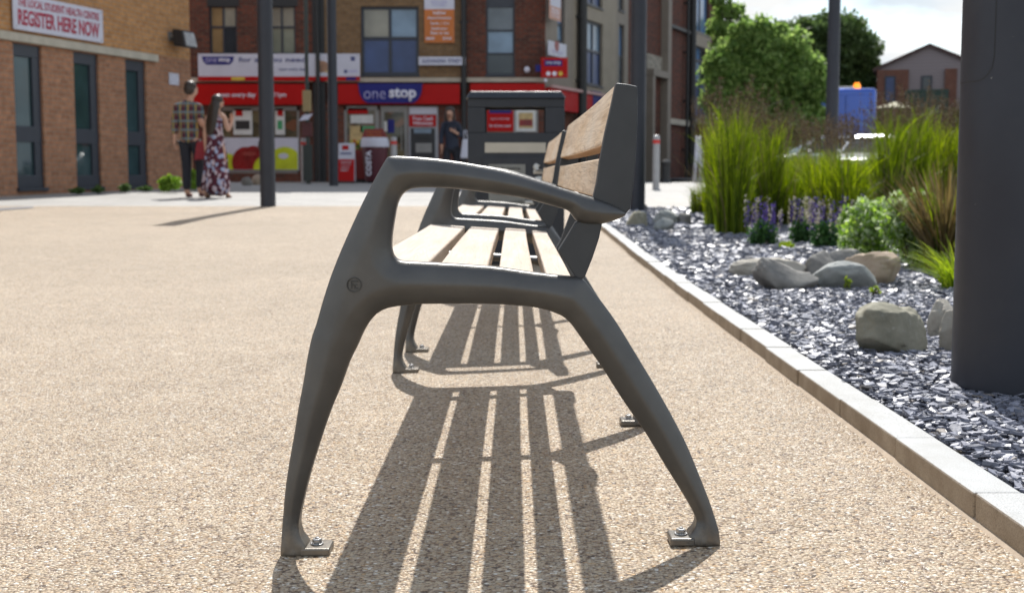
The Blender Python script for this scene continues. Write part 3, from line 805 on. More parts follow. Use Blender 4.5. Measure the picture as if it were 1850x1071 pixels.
t_ = NT('shop glass with dim interior'); _v = t_.coord('Object', (2.2, 2.2, 3)); _vo = t_.new('ShaderNodeTexVoronoi'); _vo.inputs['Scale'].default_value = 1.6; t_.link(_v, _vo.inputs['Vector'])
_s = t_.new('ShaderNodeSeparateColor'); t_.link(_vo.outputs['Color'], _s.inputs[0])
t_.base(t_.ramp(_s.outputs[0], [(0, (.05, .045, .03)), (.4, (.12, .10, .06)), (.7, (.19, .16, .09)), (.85, (.20, .07, .04)), (1, (.09, .11, .08))])); t_.set(.08, 0, .5); G_SHOP = t_.m
sw = shop_window((398, 193, 541, 313))
# fruit picture across the lower half of the left window
pic, r = panel(SH, sw, (404, 249, 539, 308), -.015, M_WHITE, 'fruit_picture', back=-.065)
def disc(px, py, rx, rz, d, mat, parent, name, clip=None):
    u, z = SH.uz(px, py); mb = MB(); pts = []
    s = YS/F
    for k in range(40):
        a = 2*math.pi*k/40; x = u+rx*s*math.cos(a); zz = z+rz*s*math.sin(a)
        if clip: x = min(max(x, clip[0]), clip[1]); zz = min(max(zz, clip[2]), clip[3])
        pts.append((x, zz))
    mb.prism(pts, -d-.004, -d); return mb.build(name, mat, parent)
M_PIG0 = paint((.34, .06, .05), .3, .2, 2.5, 0, 'apple shine print'); M_APR = paint((.24, .010, .012), .3, .4, 2.5, 0, 'red apple print'); M_APG = paint((.50, .56, .015), .35, .25, 2.5, 0, 'green apple print')
u0, u1, z0, z1 = r; cl = (u0+.02, u1-.02, z0+.02, z1-.02)
def dd(px, py, rx, rz, d, mat):
    u, z = SH.uz(px, py); mb = MB(); s = YS/F; pts = []
    for k in range(44):
        a = 2*math.pi*k/44; pts.append((min(max(u+rx*s*math.cos(a), cl[0]), cl[1]), min(max(z+rz*s*math.sin(a), cl[2]), cl[3])))
    q = []
    for p in pts:
        if not q or abs(p[0]-q[-1][0])+abs(p[1]-q[-1][1]) > 1e-4: q.append(p)
    mb.prism(q, d-.004, d); mb.build('printed_fruit', mat, shop)
dd(412, 300, 20, 22, .012, M_APG); dd(515, 296, 30, 30, .010, M_APG); dd(502, 296, 26, 26, .0085, M_APG); dd(444, 294, 25, 28, .006, M_APR); dd(458, 292, 22, 28, .0055, M_APR); dd(480, 306, 22, 24, .002, M_APG); dd(450, 278, 12, 3.5, .0015, M_PIG0); dd(512, 282, 9, 5, .0012, M_WHITE); dd(468, 264, 1.4, 9, .001, M_PIPE)
for px, mt in (((421, 196, 455, 244), 0), ((497, 196, 514, 244), 1)):
    p, _ = panel(SH, shop, px, -.02, M_POST, 'poster', back=-.066)
    x0, y0, x1, y1 = px
    panel(SH, p, (x0+4, y0+4, x0+14 if mt else x0+17, y0+14), -.012, M_RED, 'poster_print', back=-.02)
    panel(SH, p, (x0+4, y0+22, x1-4, y1-10), -.012, M_GREEN if mt else M_DARK, 'poster_print', back=-.02)
sw2 = shop_window((622, 192, 686, 318), (680,))
for px, mt in (((628, 195, 664, 206), M_RED), ((633, 208, 674, 223), M_POST), ((632, 228, 655, 262), M_OCH), ((650, 228, 676, 240), M_GREEN)):
    panel(SH, shop, px, -.02, mt, 'poster', back=-.066)
shop_window((864, 190, 972, 318), (930,))
p, _ = panel(SH, shop, (879, 196, 928, 238), -.02, M_RED, 'poster', back=-.066); panel(SH, p, (884, 197, 924, 205), -.016, M_BLUE, 'poster_print', back=-.0195); L(SH, p, 'open every day', (886, 213, 920, 217), -.016, M_LET); L(SH, p, 'for all you need', (884, 225, 922, 231), -.016, M_LET, bold=.02)
p, _ = panel(SH, shop, (932, 198, 968, 238), -.02, M_POST, 'poster', back=-.066); panel(SH, p, (937, 204, 963, 232), -.016, M_OCH, 'poster_print', back=-.0195); panel(SH, p, (938, 216, 962, 228), -.012, M_APR, 'poster_print', back=-.0155)
# door
dr = MB(); u0, u1, z0, z1 = GW[3]
dr.box(u0, u0+.09, .03, .1, z0, z1); dr.box(u1-.09, u1, .03, .1, z0, z1); dr.box(u0+.09, u1-.09, .03, .1, z1-.15, z1)
dr.box(u0+.09, u1-.09, .04, .09, z0+.02, z0+.14)
door = dr.build('door', M_ALU, shop); pm = MB(); pm.box(u0+.08, u1-.08, .06, .075, z0+.13, z1-.14); pm.build('pane', G_SHOP, door)
mb = MB(); mb.tube([(u1-.16, -.03, z0+.8), (u1-.16, -.03, z0+1.4)], .015); mb.build('handle', M_ALU, door)
for px, mt in (((690, 219, 699, 238), M_POST), ((700, 216, 712, 240), M_BLUE)): panel(SH, shop, px, -.045, mt, 'poster', back=-.058)
# cash machine
atm = MB(); u0, u1, z0, z1 = GW[4]; atm.box(u0, u1, .01, .2, z0, z1); atm = atm.build('cash_machine', paint((.30, .31, .33), .45, .1, 4, 0, 'grey panel'), shop)
panel(SH, atm, (740, 194, 789, 206), .0, M_WHITE, 'top_panel', back=-.008)
p_, _ = panel(SH, atm, (739, 208, 788, 229), .006, M_RED, 'cash_sign', back=-.008)
L(SH, atm, 'Free Cash', (746, 211, 782, 218), .007, M_LET, bold=.02); L(SH, atm, 'Withdrawals', (746, 220, 782, 226), .007, M_LET, bold=.02)
panel(SH, atm, (742, 232, 786, 300), .004, M_DARK, 'machine_front', back=-.008)
panel(SH, atm, (748, 233, 779, 241), .010, G_CURT2, 'screen', back=.003); panel(SH, atm, (752, 247, 778, 252), .010, M_PIPE, 'slot', back=.003); panel(SH, atm, (751, 259, 780, 276), .012, M_ALU, 'keypad', back=.003)
# downpipe
u, z = SH.uz(577, 100); mb = MB(); mb.box(u-.17, u+.14, -.02, .06, GZ, zt); mb.tube([(u-.03, -.1, GZ), (u-.03, -.1, zt-.2)], .055, 12); mb.build('downpipe', M_PIPE, shop)
u, z = SH.uz(838, 100); mb = MB(); mb.tube([(u, -.09, GZ), (u, -.09, zt-.2)], .07, 12)
for k in range(7): mb.box(u-.10, u+.10, -.1, 0, GZ+1.6*k+.8, GZ+1.6*k+.86)
mb.build('downpipe', M_PIPE, shop)
mb = MB(); u, z = SH.uz(952, 127); mb.ball((u, -.10, z), (.08, .10, .08)); mb.build('bulkhead_lamp', M_LET, shop, smooth=True)

def sign(fac, name, label, cat, px, d, mat, thick=.02, rounded=0.0):
    u0, u1, z0, z1 = fac.rect(*px); root = empty(name, fac.world(0, 0), label, cat, rz=fac.th)
    mb = MB(); mb.box(u0, u1, -d-thick, -d, z0, z1); b = mb.build('board', mat, root, bevel=max(rounded, .004), seg=3)
    for s in (0, 1):
        for q in (0, 1):
            x = (u0+.06, u1-.06)[s]; z = (z0+.05, z1-.05)[q]; 
            mm = MB(); mm.ball((x, -d-thick, z), (.012, .006, .012), 8, 6); mm.build('fixing', M_ALU, root)
    return root, d+thick, (u0, u1, z0, z1)
def on(fac, root, px, d, mat, name='print', th=.003, bev=0):
    u0, u1, z0, z1 = fac.rect(*px); mb = MB(); mb.box(u0, u1, -d-th, -d, z0, z1); return mb.build(name, mat, root, bevel=bev)
# long white banner over the fascia
bn, d, _ = sign(SH, 'banner', 'long white banner with navy slogan and red lower edge above the shop fascia', 'banner', (359, 98, 651, 147), .05, M_WHITE)
on(SH, bn, (359, 139, 651, 147), d, M_RED, 'red_edge')
on(SH, bn, (419, 140, 443, 146), d+.003, M_YEL, 'yellow_flash')
u0, u1, z0, z1 = SH.rect(366, 103, 424, 118); mb = MB()
mb.prism([(u0, z1), (u1, z1), (u1-.03, z0+.08), (u1-.12, z0), (u0+.12, z0), (u0+.03, z0+.08)], -d-.004, -d); mb.build('name_panel', M_BLUE, bn)
L(SH, bn, 'one', (372, 106, 393, 114), d+.005, M_LILAC); L(SH, bn, 'stop', (396, 105, 417, 115), d+.005, M_LET, bold=.03)
L(SH, bn, 'for all you need', (432, 104, 553, 116), d, M_NAVY, bold=.02); L(SH, bn, 'open every day', (505, 123, 552, 130), d, M_NAVY, bold=.015)
M_PIG = paint((.36, .20, .12), .5, .4, 6, 0, 'brown print')
for (px, py, rx, ry, m) in ((583, 121, 11, 10, M_PIG), (576, 113, 5, 5, M_PIG), (591, 124, 8, 8, M_OCH), (580, 128, 9, 4, M_PIG)):
    u, z = SH.uz(px, py); s = YS/F; mb = MB(); mb.prism([(u+rx*s*math.cos(a), z+ry*s*math.sin(a)) for a in [2*math.pi*k/24 for k in range(24)]], -d-.004-rx*.0002, -d-.0005); mb.build('printed_picture', m, bn)
for px, m in (((634, 103, 642, 111), M_NAVY), ((622, 127, 628, 133), M_NAVY), ((630, 128, 646, 131), M_LILAC), ((626, 140, 644, 146), M_BLUE)): on(SH, bn, px, d+(.003 if px[1] > 139 else 0), m, 'printed_mark')
# street name
sn, d, _ = sign(SH, 'street_name_sign', 'narrow white street name plate with blue capitals right of the blue framed window', 'sign', (757, 104, 841, 119), .13, M_WHITE)
L(SH, sn, 'ALEXANDRA  STREET', (763, 108, 834, 115), d, M_NAVY, bold=.015)
# orange banner
ob, d, _ = sign(SH, 'banner', 'upright white and orange banner on tan brick beside the blue framed window', 'banner', (767, -34, 821, 78), .03, M_WHITE)
on(SH, ob, (767, 18, 821, 78), d, M_ORG, 'orange_field')
for body, px in (('NEW', (783, 22, 806, 28)), ('Apartments', (772, 31, 815, 37)), ('Studio, 1 & 2', (778, 41, 811, 46)), ('bedroom', (780, 50, 808, 55)), ('flats to let', (778, 58, 811, 63)), ('0800', (770, 68, 785, 73)), ('555', (800, 68, 816, 73))):
    L(SH, ob, body, px, d+.003, M_LET, bold=.02)
L(SH, ob, 'TO LET', (779, 3, 808, 12), d, M_LILAC, bold=.02)

# ================================================================ RECEDING APARTMENT WING
c0 = SH.world(uE, 0)
WG = Fac((c0.x, c0.y), (.374, .927))
wing = WG.root('apartment_building', 'receding apartment block of pale render and dark brick with tall windows and black pipes', 'building')
U = lambda px: WG.uz(px, 200)[0]
uW = U(1292)
def whole(x0, y0, x1, y1): return WG.rect(x0, y0, x1, y1)
GZ2 = g(40)
hA = [window(WG, wing, (1007, -60, 1021, 108), (.33, .62, .8), (), [G_SKY, G_SKY, G_CURT2, G_DARK], fw=.06)]
hB = [window(WG, wing, (1060, 40, 1089, 155), (.46,), (.5,), [G_CURT2, G_CURT2, G_BLUE, G_BLUE], fw=.07), window(WG, wing, (1060, -110, 1089, 12), (.46,), (.5,), [G_CURT2, G_SKY, G_BLUE, G_BLUE], fw=.07)]
hC = [window(WG, wing, (1118, 45, 1128, 160), (.5,), (), [G_SKY, G_GREY], fw=.06), window(WG, wing, (1118, -100, 1128, 20), (.5,), (), [G_SKY, G_GREY], fw=.06)]
hD = [window(WG, wing, (1252, 84, 1281, 215), (.2, .5), (.55,), [G_SKY, G_DARK, G_CURT2, G_DARK, G_BLUE, G_BLUE], fw=.09), window(WG, wing, (1252, -60, 1281, 62), (.3,), (.55,), [G_SKY, G_SKY], fw=.09)]
hD.append((U(1252), U(1284), GZ2, WG.uz(1268, 262)[1]))
secs = ((985, 1035, M_PALE, hA), (1035, 1112, M_RENDER, hB), (1112, 1134, M_PALE, hC), (1134, 1248, B_RED, []), (1248, 1292, B_RED, hD))
zg = WG.uz(1000, 196)[1]
for a, b, mt, hh in secs:
    mb = MB(); wall_holes(mb, U(a), U(b), GZ-.3 if a > 1100 else zg, zt, hh, -.25, 0); mb.build('wall', mt, wing)
mb = MB(); mb.box(U(985), U(1112), .10, .3, GZ-.3, zg); mb.build('ground_floor_wall', B_RED, wing)
mb = MB(); mb.box(U(985)+.3, uW, .26, 8, GZ-.3, zt-.2); mb.build('body', B_RED, wing)
mb = MB(); mb.box(U(985), uW+.1, -.08, 8, zt, zt+.25); mb.build('roof', M_STONE, wing)
u0, u1, z0, z1 = WG.rect(1251, 60, 1283, 86); mb = MB(); mb.box(u0, u1, -.03, .1, z0, z1); mb.build('spandrel', M_RENDER, wing)
u0, u1, z0, z1 = WG.rect(1251, 212, 1285, 226); mb = MB(); mb.box(u0, u1+.1, -.5, .1, z0, z1); mb.build('entrance_canopy', M_STONE, wing)
pn, _ = panel(WG, wing, (1250, 245, 1274, 302), -.05, M_WHITE, 'window_poster', back=-.15); panel(WG, pn, (1253, 262, 1270, 272), -.044, M_NAVY, 'poster_print', back=-.049)
# projecting brick bay with pale edges
for a, b, dp in ((1166, 1170, .25), (1193, 1199, .25)):
    mb = MB(); mb.box(U(a), U(b), -dp, 0, GZ-.2, WG.uz(1180, 138)[1] if a < 1190 else zt-.5); mb.build('pale_pier', M_PALE, wing)
mb = MB(); mb.box(U(1166), U(1197), -.27, 0, WG.uz(1180, 140)[1], WG.uz(1180, 128)[1]); mb.build('door_head', M_PALE, wing)
mb = MB(); mb.box(U(1166), U(1197), -.05, 0, WG.uz(1180, 128)[1], WG.uz(1180, 100)[1]); mb.build('carved_panel', paint((.30, .27, .22), .8, .5, 9, 0, 'worn stone', bump=.6), wing)
mb = MB(); mb.box(U(1200), U(1240), -.12, 0, WG.uz(1220, 226)[1], WG.uz(1220, 216)[1]); mb.build('stone_band', M_STONE, wing)
for px, r_ in ((1043, .13), (1243, .13), (1290, .10), (1234, .06)):
    u = U(px); mb = MB(); mb.tube([(u, -.14, GZ), (u, -.14, zt-.3)], r_, 12)
    for k in range(6): mb.box(u-r_-.03, u+r_+.03, -.16, 0, GZ+1+1.7*k, GZ+1.07+1.7*k)
    mb.build('downpipe', M_PIPE if px != 1290 else paint((.22, .07, .05), .6, .1, 4, 0, 'rust red pipe'), wing)
mb = MB(); mb.box(U(1195), U(1240), -.14, -.06, WG.uz(1215, 53)[1], WG.uz(1215, 47)[1]); mb.build('cable_tray', M_PIPE, wing)
# fascia of the corner shop turning along the wing
fa = MB(); fa.box(U(985), U(1036), -.14, .1, zg-.05, WG.uz(1010, 163)[1]); fa = fa.build('fascia', M_RED, wing)
tr = MB(); tr.box(U(985), U(1092), -.2, -.14, WG.uz(1010, 163)[1], WG.uz(1010, 158)[1]); tr.build('fascia_trim', paint((.5, .3, .28), .5, .1, 4, 0, 'pale red trim'), wing)
mb = MB(); mb.box(U(1045), U(1062), -.14, .1, WG.uz(1053, 198)[1], WG.uz(1053, 166)[1]); mb.build('red_panel', M_RED, wing)
mb = MB(); mb.box(U(1063), U(1078), -.14, .1, WG.uz(1070, 197)[1], WG.uz(1070, 166)[1]); mb.build('blue_panel', M_BLUE, wing)
# projecting shop sign, facing the plaza from the corner
cp = SH.world(SH.uz(976, 120)[0], .15)
PS = Fac((cp.x, cp.y-.15), (1, .05))
ps, d, _ = sign(PS, 'projecting_sign', 'small red hanging sign with blue name strip and three round symbols at the shop corner', 'sign', (977, 105, 1025, 141), 0, M_RED, .10)
on(PS, ps, (983, 110, 1015, 120), d, M_BLUE, 'name_panel'); L(PS, ps, 'one stop', (986, 112, 1012, 118), d+.003, M_LET, bold=.02)
for px, m in ((990, M_LET), (1001, M_LET), (1012, M_YEL)):
    u, z = PS.uz(px, 134); mb = MB(); mb.prism([(u+.055*math.cos(2*math.pi*k/20), z+.055*math.sin(2*math.pi*k/20)) for k in range(20)], -d-.004, -d); mb.build('round_symbol', m, ps)
u0, u1, z0, z1 = PS.rect(971, 118, 977, 130); mb = MB(); mb.box(u0-.05, u1, -.06, .0, z0, z1); mb.build('bracket', M_BLUE, ps)
mb = MB(); u, z = PS.uz(985, 146); mb.ball((u, -.06, z), .05); mb.build('lamp', M_LET, ps, smooth=True)
wb, d, _ = sign(WG, 'wall_sign', 'square white sign with a dark red emblem above the small red hanging sign', 'sign', (973, 78, 1006, 104), .25, M_WHITE)
u, z = WG.uz(988, 85); mb = MB(); mb.prism([(u-.16, z+.12), (u+.16, z+.12), (u+.15, z-.05), (u, z-.16), (u-.15, z-.05)], -d-.004, -d); mb.build('emblem', M_APR, wb)
L(WG, wb, 'TO LET', (979, 93, 1000, 98), d, M_LILAC, bold=.02)
pb, d, _ = sign(WG, 'banner', 'peach coloured upright banner at the corner above the square white sign', 'banner', (975, -46, 996, 38), .25, paint((.55, .30, .22), .5, .1, 3, 0, 'peach banner'))
on(WG, pb, (976, -46, 995, 14), d, M_WHITE, 'white_field')
for k, yy in enumerate((17, 23, 29)): L(WG, pb, ('flats', 'now', 'ready')[k], (978, yy, 993, yy+4), d, M_LET, bold=.02)

# ================================================================ LEFT BRICK BUILDING
pA = P(0, 352, 20.9); pB = P(346, 340, 26.6)
LB = Fac((pA.x, pA.y), (pB.x-pA.x, pB.y-pA.y))
hall = LB.root('brick_building', 'low brown brick building with tall narrow dark windows under a stone band', 'building')
uA, uB = -9.0, LB.uz(346, 200)[0]
zg0 = g(22)-.2
zl0 = LB.uz(140, 92)[1]; zl1 = LB.uz(140, 78)[1]; uLend = LB.uz(281, 100)[0]
holes = []; wpx = [(28, 84, 340), (137, 100, 337), (230, 112, 334)]
G_REF = glass((.035, .065, .070), .03)
ww = [(28, 79), (136, 181), (229, 266)]
extra = []
for (a, b) in ww:
    u0 = LB.uz(a, 220)[0]; u1 = LB.uz(b, 220)[0]; holes.append((u0, u1, g(22)+.12, zl0-.02))
du = holes[0][0]-holes[1][0]
for k in (1, 2, 3): extra.append((holes[0][0]+du*k, holes[0][1]+du*k, holes[0][2], holes[0][3]))
mb = MB(); wall_holes(mb, uA, uLend, zg0, zl0, holes+extra, -.35, 0); wall_holes(mb, uLend, uB, zg0, zl1, [], -.35, 0); mb.build('wall', B_LOW, hall)
mb = MB(); mb.box(uA, uB, 0, .35, zl1, 6.2); mb.build('upper_wall', B_ORG, hall)
mb = MB(); mb.box(uA, uLend, -.07, .3, zl0, zl1); mb.build('stone_band', M_STONE, hall, bevel=.01)
mb = MB(); mb.box(uA, uB, .36, 9, zg0, 6.0); mb.build('body', B_LOW, hall)
mb = MB(); mb.box(uA-.1, uB+.05, -.05, 9, 6.2, 6.4); mb.build('roof', M_STONE, hall)
for (u0, u1, z0, z1) in holes+extra:
    mb = MB(); fr = .07; H_ = z1-z0; zm = z0+H_*.38
    for zz, hh in ((z1-.20, .20), (zm-.14, .26), (z0, .20)): mb.box(u0, u1, .04, .13, zz, zz+hh)
    mb.box(u0, u0+fr, .045, .125, z0, z1); mb.box(u1-.20, u1, .045, .125, z0, z1); mb.box(u0-.02, u1+.02, -.05, .10, z0-.06, z0)
    w = mb.build('window', M_FR, hall, bevel=.006)
    for za, zb in ((zm+.1, z1-.16), (z0+.14, zm-.1)):
        pm = MB(); pm.box(u0+.05, u1-.15, .085, .10, za, zb); pm.build('pane', G_REF, w)
rg, d, _ = sign(LB, 'wall_sign', 'white round cornered sign in red capitals on the orange brick above the stone band', 'sign', (19, 3, 181, 66), .03, M_WHITE, .03, .03)
M_PINK = paint((.42, .035, .07), .45, .06, 5, 0, 'crimson lettering')
u0, u1 = LB.uz(27, 40)[0], LB.uz(174, 48)[0]
z = lambda px, py: LB.uz(px, py)[1]
zb0, zb1 = z(100, 60), z(100, 32); zc0, zc1 = z(100, 26), z(100, 11)
u0b, u1b, sz0, sz1 = LB.rect(19, 3, 181, 66)
zb0, zb1 = sz0+(sz1-sz0)*.14, sz0+(sz1-sz0)*.58; zc0, zc1 = sz0+(sz1-sz0)*.66, sz0+(sz1-sz0)*.88
lettering('REGISTER HERE NOW', u0, u1, zb0, zb1, -d, M_PINK, rg, bold=.03)
lettering('THE LOCAL STUDENT HEALTH CENTRE', u0, u1, zc0, zc1, -d, M_PINK, rg, bold=.02)
fl = empty('floodlight', LB.world(*[LB.uz(312, 72)[0], 0], z=LB.uz(312, 72)[1]), 'grey wall floodlight on a short arm to the right of the white sign', 'floodlight', rz=LB.th)
mb = MB(); mb.tube([(-.10, .0, .06), (-.10, -.08, .05), (-.08, -.16, .02)], [.04, .04, .035], 10); mb.box(-.18, -.02, -.02, 0, -.03, .14); mb.build('arm', M_ALU, fl, bevel=.004)
mb = MB(); mb.hexa([(-.20, -.40, -.18), (.20, -.44, -.18), (.20, -.14, -.14), (-.20, -.12, -.14)], [(-.20, -.34, .16), (.20, -.36, .16), (.20, -.12, .19), (-.20, -.10, .19)]); mb.build('lamp_housing', M_DARK, fl, bevel=.03, seg=3)
mb = MB(); mb.hexa([(-.17, -.42, -.15), (.17, -.455, -.15), (.17, -.40, -.15), (-.17, -.37, -.15)], [(-.17, -.36, .13), (.17, -.38, .13), (.17, -.33, .13), (-.17, -.31, .13)]); mb.build('lens', paint((.30, .30, .30), .2, .3, 14, .2, 'floodlight lens'), fl, bevel=.01)
npl, d, _ = sign(LB, 'notice', 'small square white notice on brick at the right end of the low building', 'notice', (304, 133, 321, 154), .01, M_WHITE, .02)

# ================================================================ LAMP COLUMNS, BOLLARDS
M_COLM = paint((.026, .030, .041), .45, .10, 4, .15, 'dark grey column paint')
M_ROCKBASE = M_COLM
_t = NT('dark grey column paint'); _v = _t.coord(); _n = _t.noise(_v, 3, 5, .6); _n2 = _t.noise(_v, 48, 3, .6); _n3 = _t.noise(_v, 8, 6, .7)
_c = _t.ramp(_n.outputs['Fac'], [(.3, (.023, .026, .036)), (.7, (.031, .035, .047))])
_c = _t.mix(_t.ramp(_n3.outputs['Fac'], [(.55, (0,)*3), (.75, (.35,)*3)]), _c, (.055, .055, .06))
_c = _t.mix(_t.ramp(_n2.outputs['Fac'], [(.755, (0,)*3), (.775, (.8,)*3)]), _c, (.30, .29, .27))
_t.base(_c); _t.set(_t.ramp(_n3.outputs['Fac'], [(.3, (.40,)*3), (.7, (.56,)*3)]), .15); M_COLM = _t.m
def column(name, base, r0, r1, hgt, label, group=None, door=None):
    o = empty(name, base, label, 'lamp column' if 'column' in name else 'post', group)
    mb = MB(); mb.lathe([(r0, -.05), (r0, .0), (r0, .9), (r0+(r1-r0)*.4, hgt*.5), (r1, hgt)], n=40); mb.build('shaft', M_COLM, o, auto=30)
    mb = MB(); mb.tube([(0, 0, hgt-.05), (0, 0, hgt+.05)], r1*1.15, 24); mb.box(-.12, .12, -.95, .1, hgt+.02, hgt+.13); mb.build('lamp_head', M_COLM, o, bevel=.02)
    return o
q = G(484.5, 373); column('lamp_column', (q.x, q.y, q.z), .100, .100, 4.0, 'dark lamp column in front of the woman and the left shop window', 'dark lamp columns')
q = G(603, 336); column('lamp_column', (q.x, q.y, q.z), .098, .098, 4.6, 'dark lamp column by the red and white advertising board', 'dark lamp columns')
q = G(1151, 388); column('lamp_column', (q.x, q.y, q.z), .088, .088, 6.0, 'dark lamp column standing behind the nearest bench back', 'dark lamp columns')
q = P(1501, 300, 25.5); column('lamp_column', (q.x, q.y, g(25.5)), .125, .105, 6.5, 'dark lamp column rising behind the tall grass against the sky', 'dark lamp columns')
q = P(1735, 300, 27); o = empty('flag_pole', (q.x, 27, g(27)), 'thin pale grey pole beside the big dark column', 'pole')
mb = MB(); mb.lathe([(.042, 0), (.036, 7.5)], n=16); mb.build('shaft', paint((.30, .33, .33), .5, .1, 4, .1, 'pale grey pole'), o, smooth=False, auto=30); mb = MB(); mb.ball((0, 0, 7.53), .06); mb.build('finial', M_ALU, o, smooth=True)
# big near column with access door
bc = empty('lamp_column', (1.252, 3.20, .05), 'massive dark grey column at the right edge with an access door', 'lamp column', 'dark lamp columns')
RB = .163
mb = MB(); mb.lathe([(RB, -.05), (RB, 0), (RB, 2.0), (RB*.99, 4.0), (RB*.98, 6.0)], n=96); mb.build('shaft', M_COLM, bc, auto=30)
def shell(r, a0, a1, z0, z1, cr, mat, name, off):
    mb = MB(); vs = []; fs = []; n = 24; m = 24
    for i in range(n+1):
        for j in range(m+1):
            s, t = i/n*2-1, j/m*2-1
            vs.append(((s, t)))
    pts = []
    w = (a1-a0)/2*r; hh = (z1-z0)/2
    for (s, t) in vs:
        x, z = s*w, t*hh
        dx, dz = abs(x)-(w-cr), abs(z)-(hh-cr)
        if dx > 0 and dz > 0:
            L_ = math.hypot(dx, dz); M_ = max(dx, dz)
            k = M_/L_ if L_ > 0 else 1
            x = math.copysign(w-cr+dx*k, x); z = math.copysign(hh-cr+dz*k, z)
        a = (a0+a1)/2+x/r
        pts.append((math.cos(a)*(r+off), math.sin(a)*(r+off), (z0+z1)/2+z))
    k = m+1
    for i in range(n):
        for j in range(m): fs.append((i*k+j, (i+1)*k+j, (i+1)*k+j+1, i*k+j+1))
    mb.add(pts, fs); o = mb.build(name, mat, bc, smooth=True)
    return o
a0, a1 = R(150), R(218)
dz0, dz1 = P(1745, 149, 3.2).z-.05, P(1745, 149, 3.2).z+.60
shell(RB, a0-.015, a1+.015, dz0-.0028, dz1+.0028, .052, M_PIPE, 'door_seam', .0003)
shell(RB, a0, a1, dz0, dz1, .05, M_COLM, 'access_door', .0006)

M_BOL = paint((.36, .36, .37), .4, .12, 8, .4, 'stainless bollard'); M_BRED = paint((.55, .03, .025), .4, .08, 6, 0, 'red reflective band')
def bollard():
    o = empty('bollard', (0, 0, 0), 'x', 'bollard', 'red banded bollards')
    mb = MB(); mb.lathe([(.066, 0), (.066, .87)], n=28); mb.build('post', M_BOL, o, auto=30)
    mb = MB(); mb.lathe([(.069, .87), (.069, .94)], n=28); mb.build('band', M_BRED, o, auto=30)
    mb = MB(); mb.lathe([(.066, .94), (.066, 1.0), (.058, 1.02), (.03, 1.03)], n=28); mb.build('cap', M_BOL, o, auto=30)
    mb = MB(); mb.lathe([(.09, 0), (.09, .012), (.07, .02)], n=28); mb.build('base_ring', M_BOL, o, auto=30)
    return o
b0 = bollard(); q = G(550, 332); b0.location = q; b0['label'] = 'grey bollard with red band between the fruit window and the thin sign post'
q = P(712, 330, 27.5); dup(b0, (q.x, 27.5, g(27.5)), label='grey bollard with red band beside the maroon coffee bin')
q = G(1185, 343); dup(b0, q, label='grey bollard with red band to the right of the bench back')
# black bollard near the brick wall
q = G(1203, 318); o = empty('bollard', (q.x, 31, g(31)), 'squat black bollard at the foot of the dark brick wall', 'bollard')
q = P(1203, 300, 31); o.location = (q.x, 31, g(31))
mb = MB(); mb.lathe([(.13, 0), (.12, .05), (.10, .08), (.10, .42), (.12, .45), (.12, .50), (.06, .56)], n=24); mb.build('post', M_PIPE, o, auto=30); mb = MB(); mb.lathe([(.105, .36), (.105, .38)], n=24); mb.build('ring', M_DARK, o)

# thin dark sign post with box and tilted plate
q = P(557, 322, 29.5); sp_ = empty('sign_post', (q.x, 29.5, g(29.5)), 'thin dark green post carrying a tan box and tilted white plate', 'sign post')
s = 29.5/F
M_GPOST = paint((.03, .04, .035), .5, .1, 5, 0, 'dark green post')
def hz(py): return P(557, py, 29.5).z-g(29.5)
mb = MB(); mb.lathe([(.06, 0), (.045, .1), (.042, 5.2)], n=18); mb.build('post', M_GPOST, sp_, auto=30)
mb = MB(); mb.box(-.09, .09, -.1, .04, hz(202), hz(164)); mb.build('tan_box', paint((.36, .27, .13), .6, .12, 5, 0, 'tan box'), sp_, bevel=.01)
mb = MB(); mb.hexa([(-.17, -.14, hz(219)), (.05, -.20, hz(217)), (.05, -.17, hz(217)), (-.17, -.11, hz(219))], [(-.08, -.05, hz(208)), (.14, -.11, hz(206)), (.14, -.08, hz(206)), (-.08, -.02, hz(208))]); mb.build('white_plate', M_WHITE, sp_)
mb = MB(); mb.box(-.11, .10, -.09, .05, hz(247), hz(222)); mb.build('lower_box', paint((.10, .03, .03), .6, .2, 5, 0, 'maroon box'), sp_, bevel=.01)
mb = MB(); mb.box(-.10, .10, -.08, .06, hz(325)-.02, hz(262)); mb.build('control_cabinet', M_GPOST, sp_, bevel=.01)

# ================================================================ LITTER BIN
YBIN = 8.05; M_BIN = paint((.021, .025, .033), .45, .12, 6, .1, 'dark grey bin paint'); M_CREAM = paint((.46, .43, .36), .5, .06, 6, 0, 'cream strip')
BN = Fac((P(932, 300, YBIN).x, YBIN), (1, 0)); gz = g(YBIN)
lb = BN.root('litter_bin', 'large dark grey litter bin with open slot through it, behind the benches', 'litter bin')
u0, u1, z0, z1 = BN.rect(845, 178, 1020, 400); zb = gz
o0, o1, oz0, oz1 = BN.rect(877, 194, 985, 240)
DP = .42
mb = MB(); wall_holes(mb, u0, u1, zb+.05, z1, [(o0, o1, oz0, oz1)], -.03, 0); wall_holes(mb, u0, u1, zb+.05, z1, [(o0, o1, oz0, oz1)], -DP, -DP+.03)
mb.box(u0, u0+.03, .03, DP-.03, zb+.05, z1); mb.box(u1-.03, u1, .03, DP-.03, zb+.05, z1); mb.box(u0+.03, u1-.03, .03, DP-.03, oz0-.04, oz0-.02)
mb.build('body', M_BIN, lb, bevel=.004)
t0, t1, tz0, tz1 = BN.rect(841, 165, 1023, 178)
mb = MB(); mb.hexa([(t0, -.02, tz0), (t1, -.02, tz0), (t1, DP+.02, tz0), (t0, DP+.02, tz0)], [(t0+.03, .01, tz1), (t1-.03, .01, tz1), (t1-.03, DP-.01, tz1), (t0+.03, DP-.01, tz1)]); mb.build('lid', M_BIN, lb, bevel=.006, seg=3)
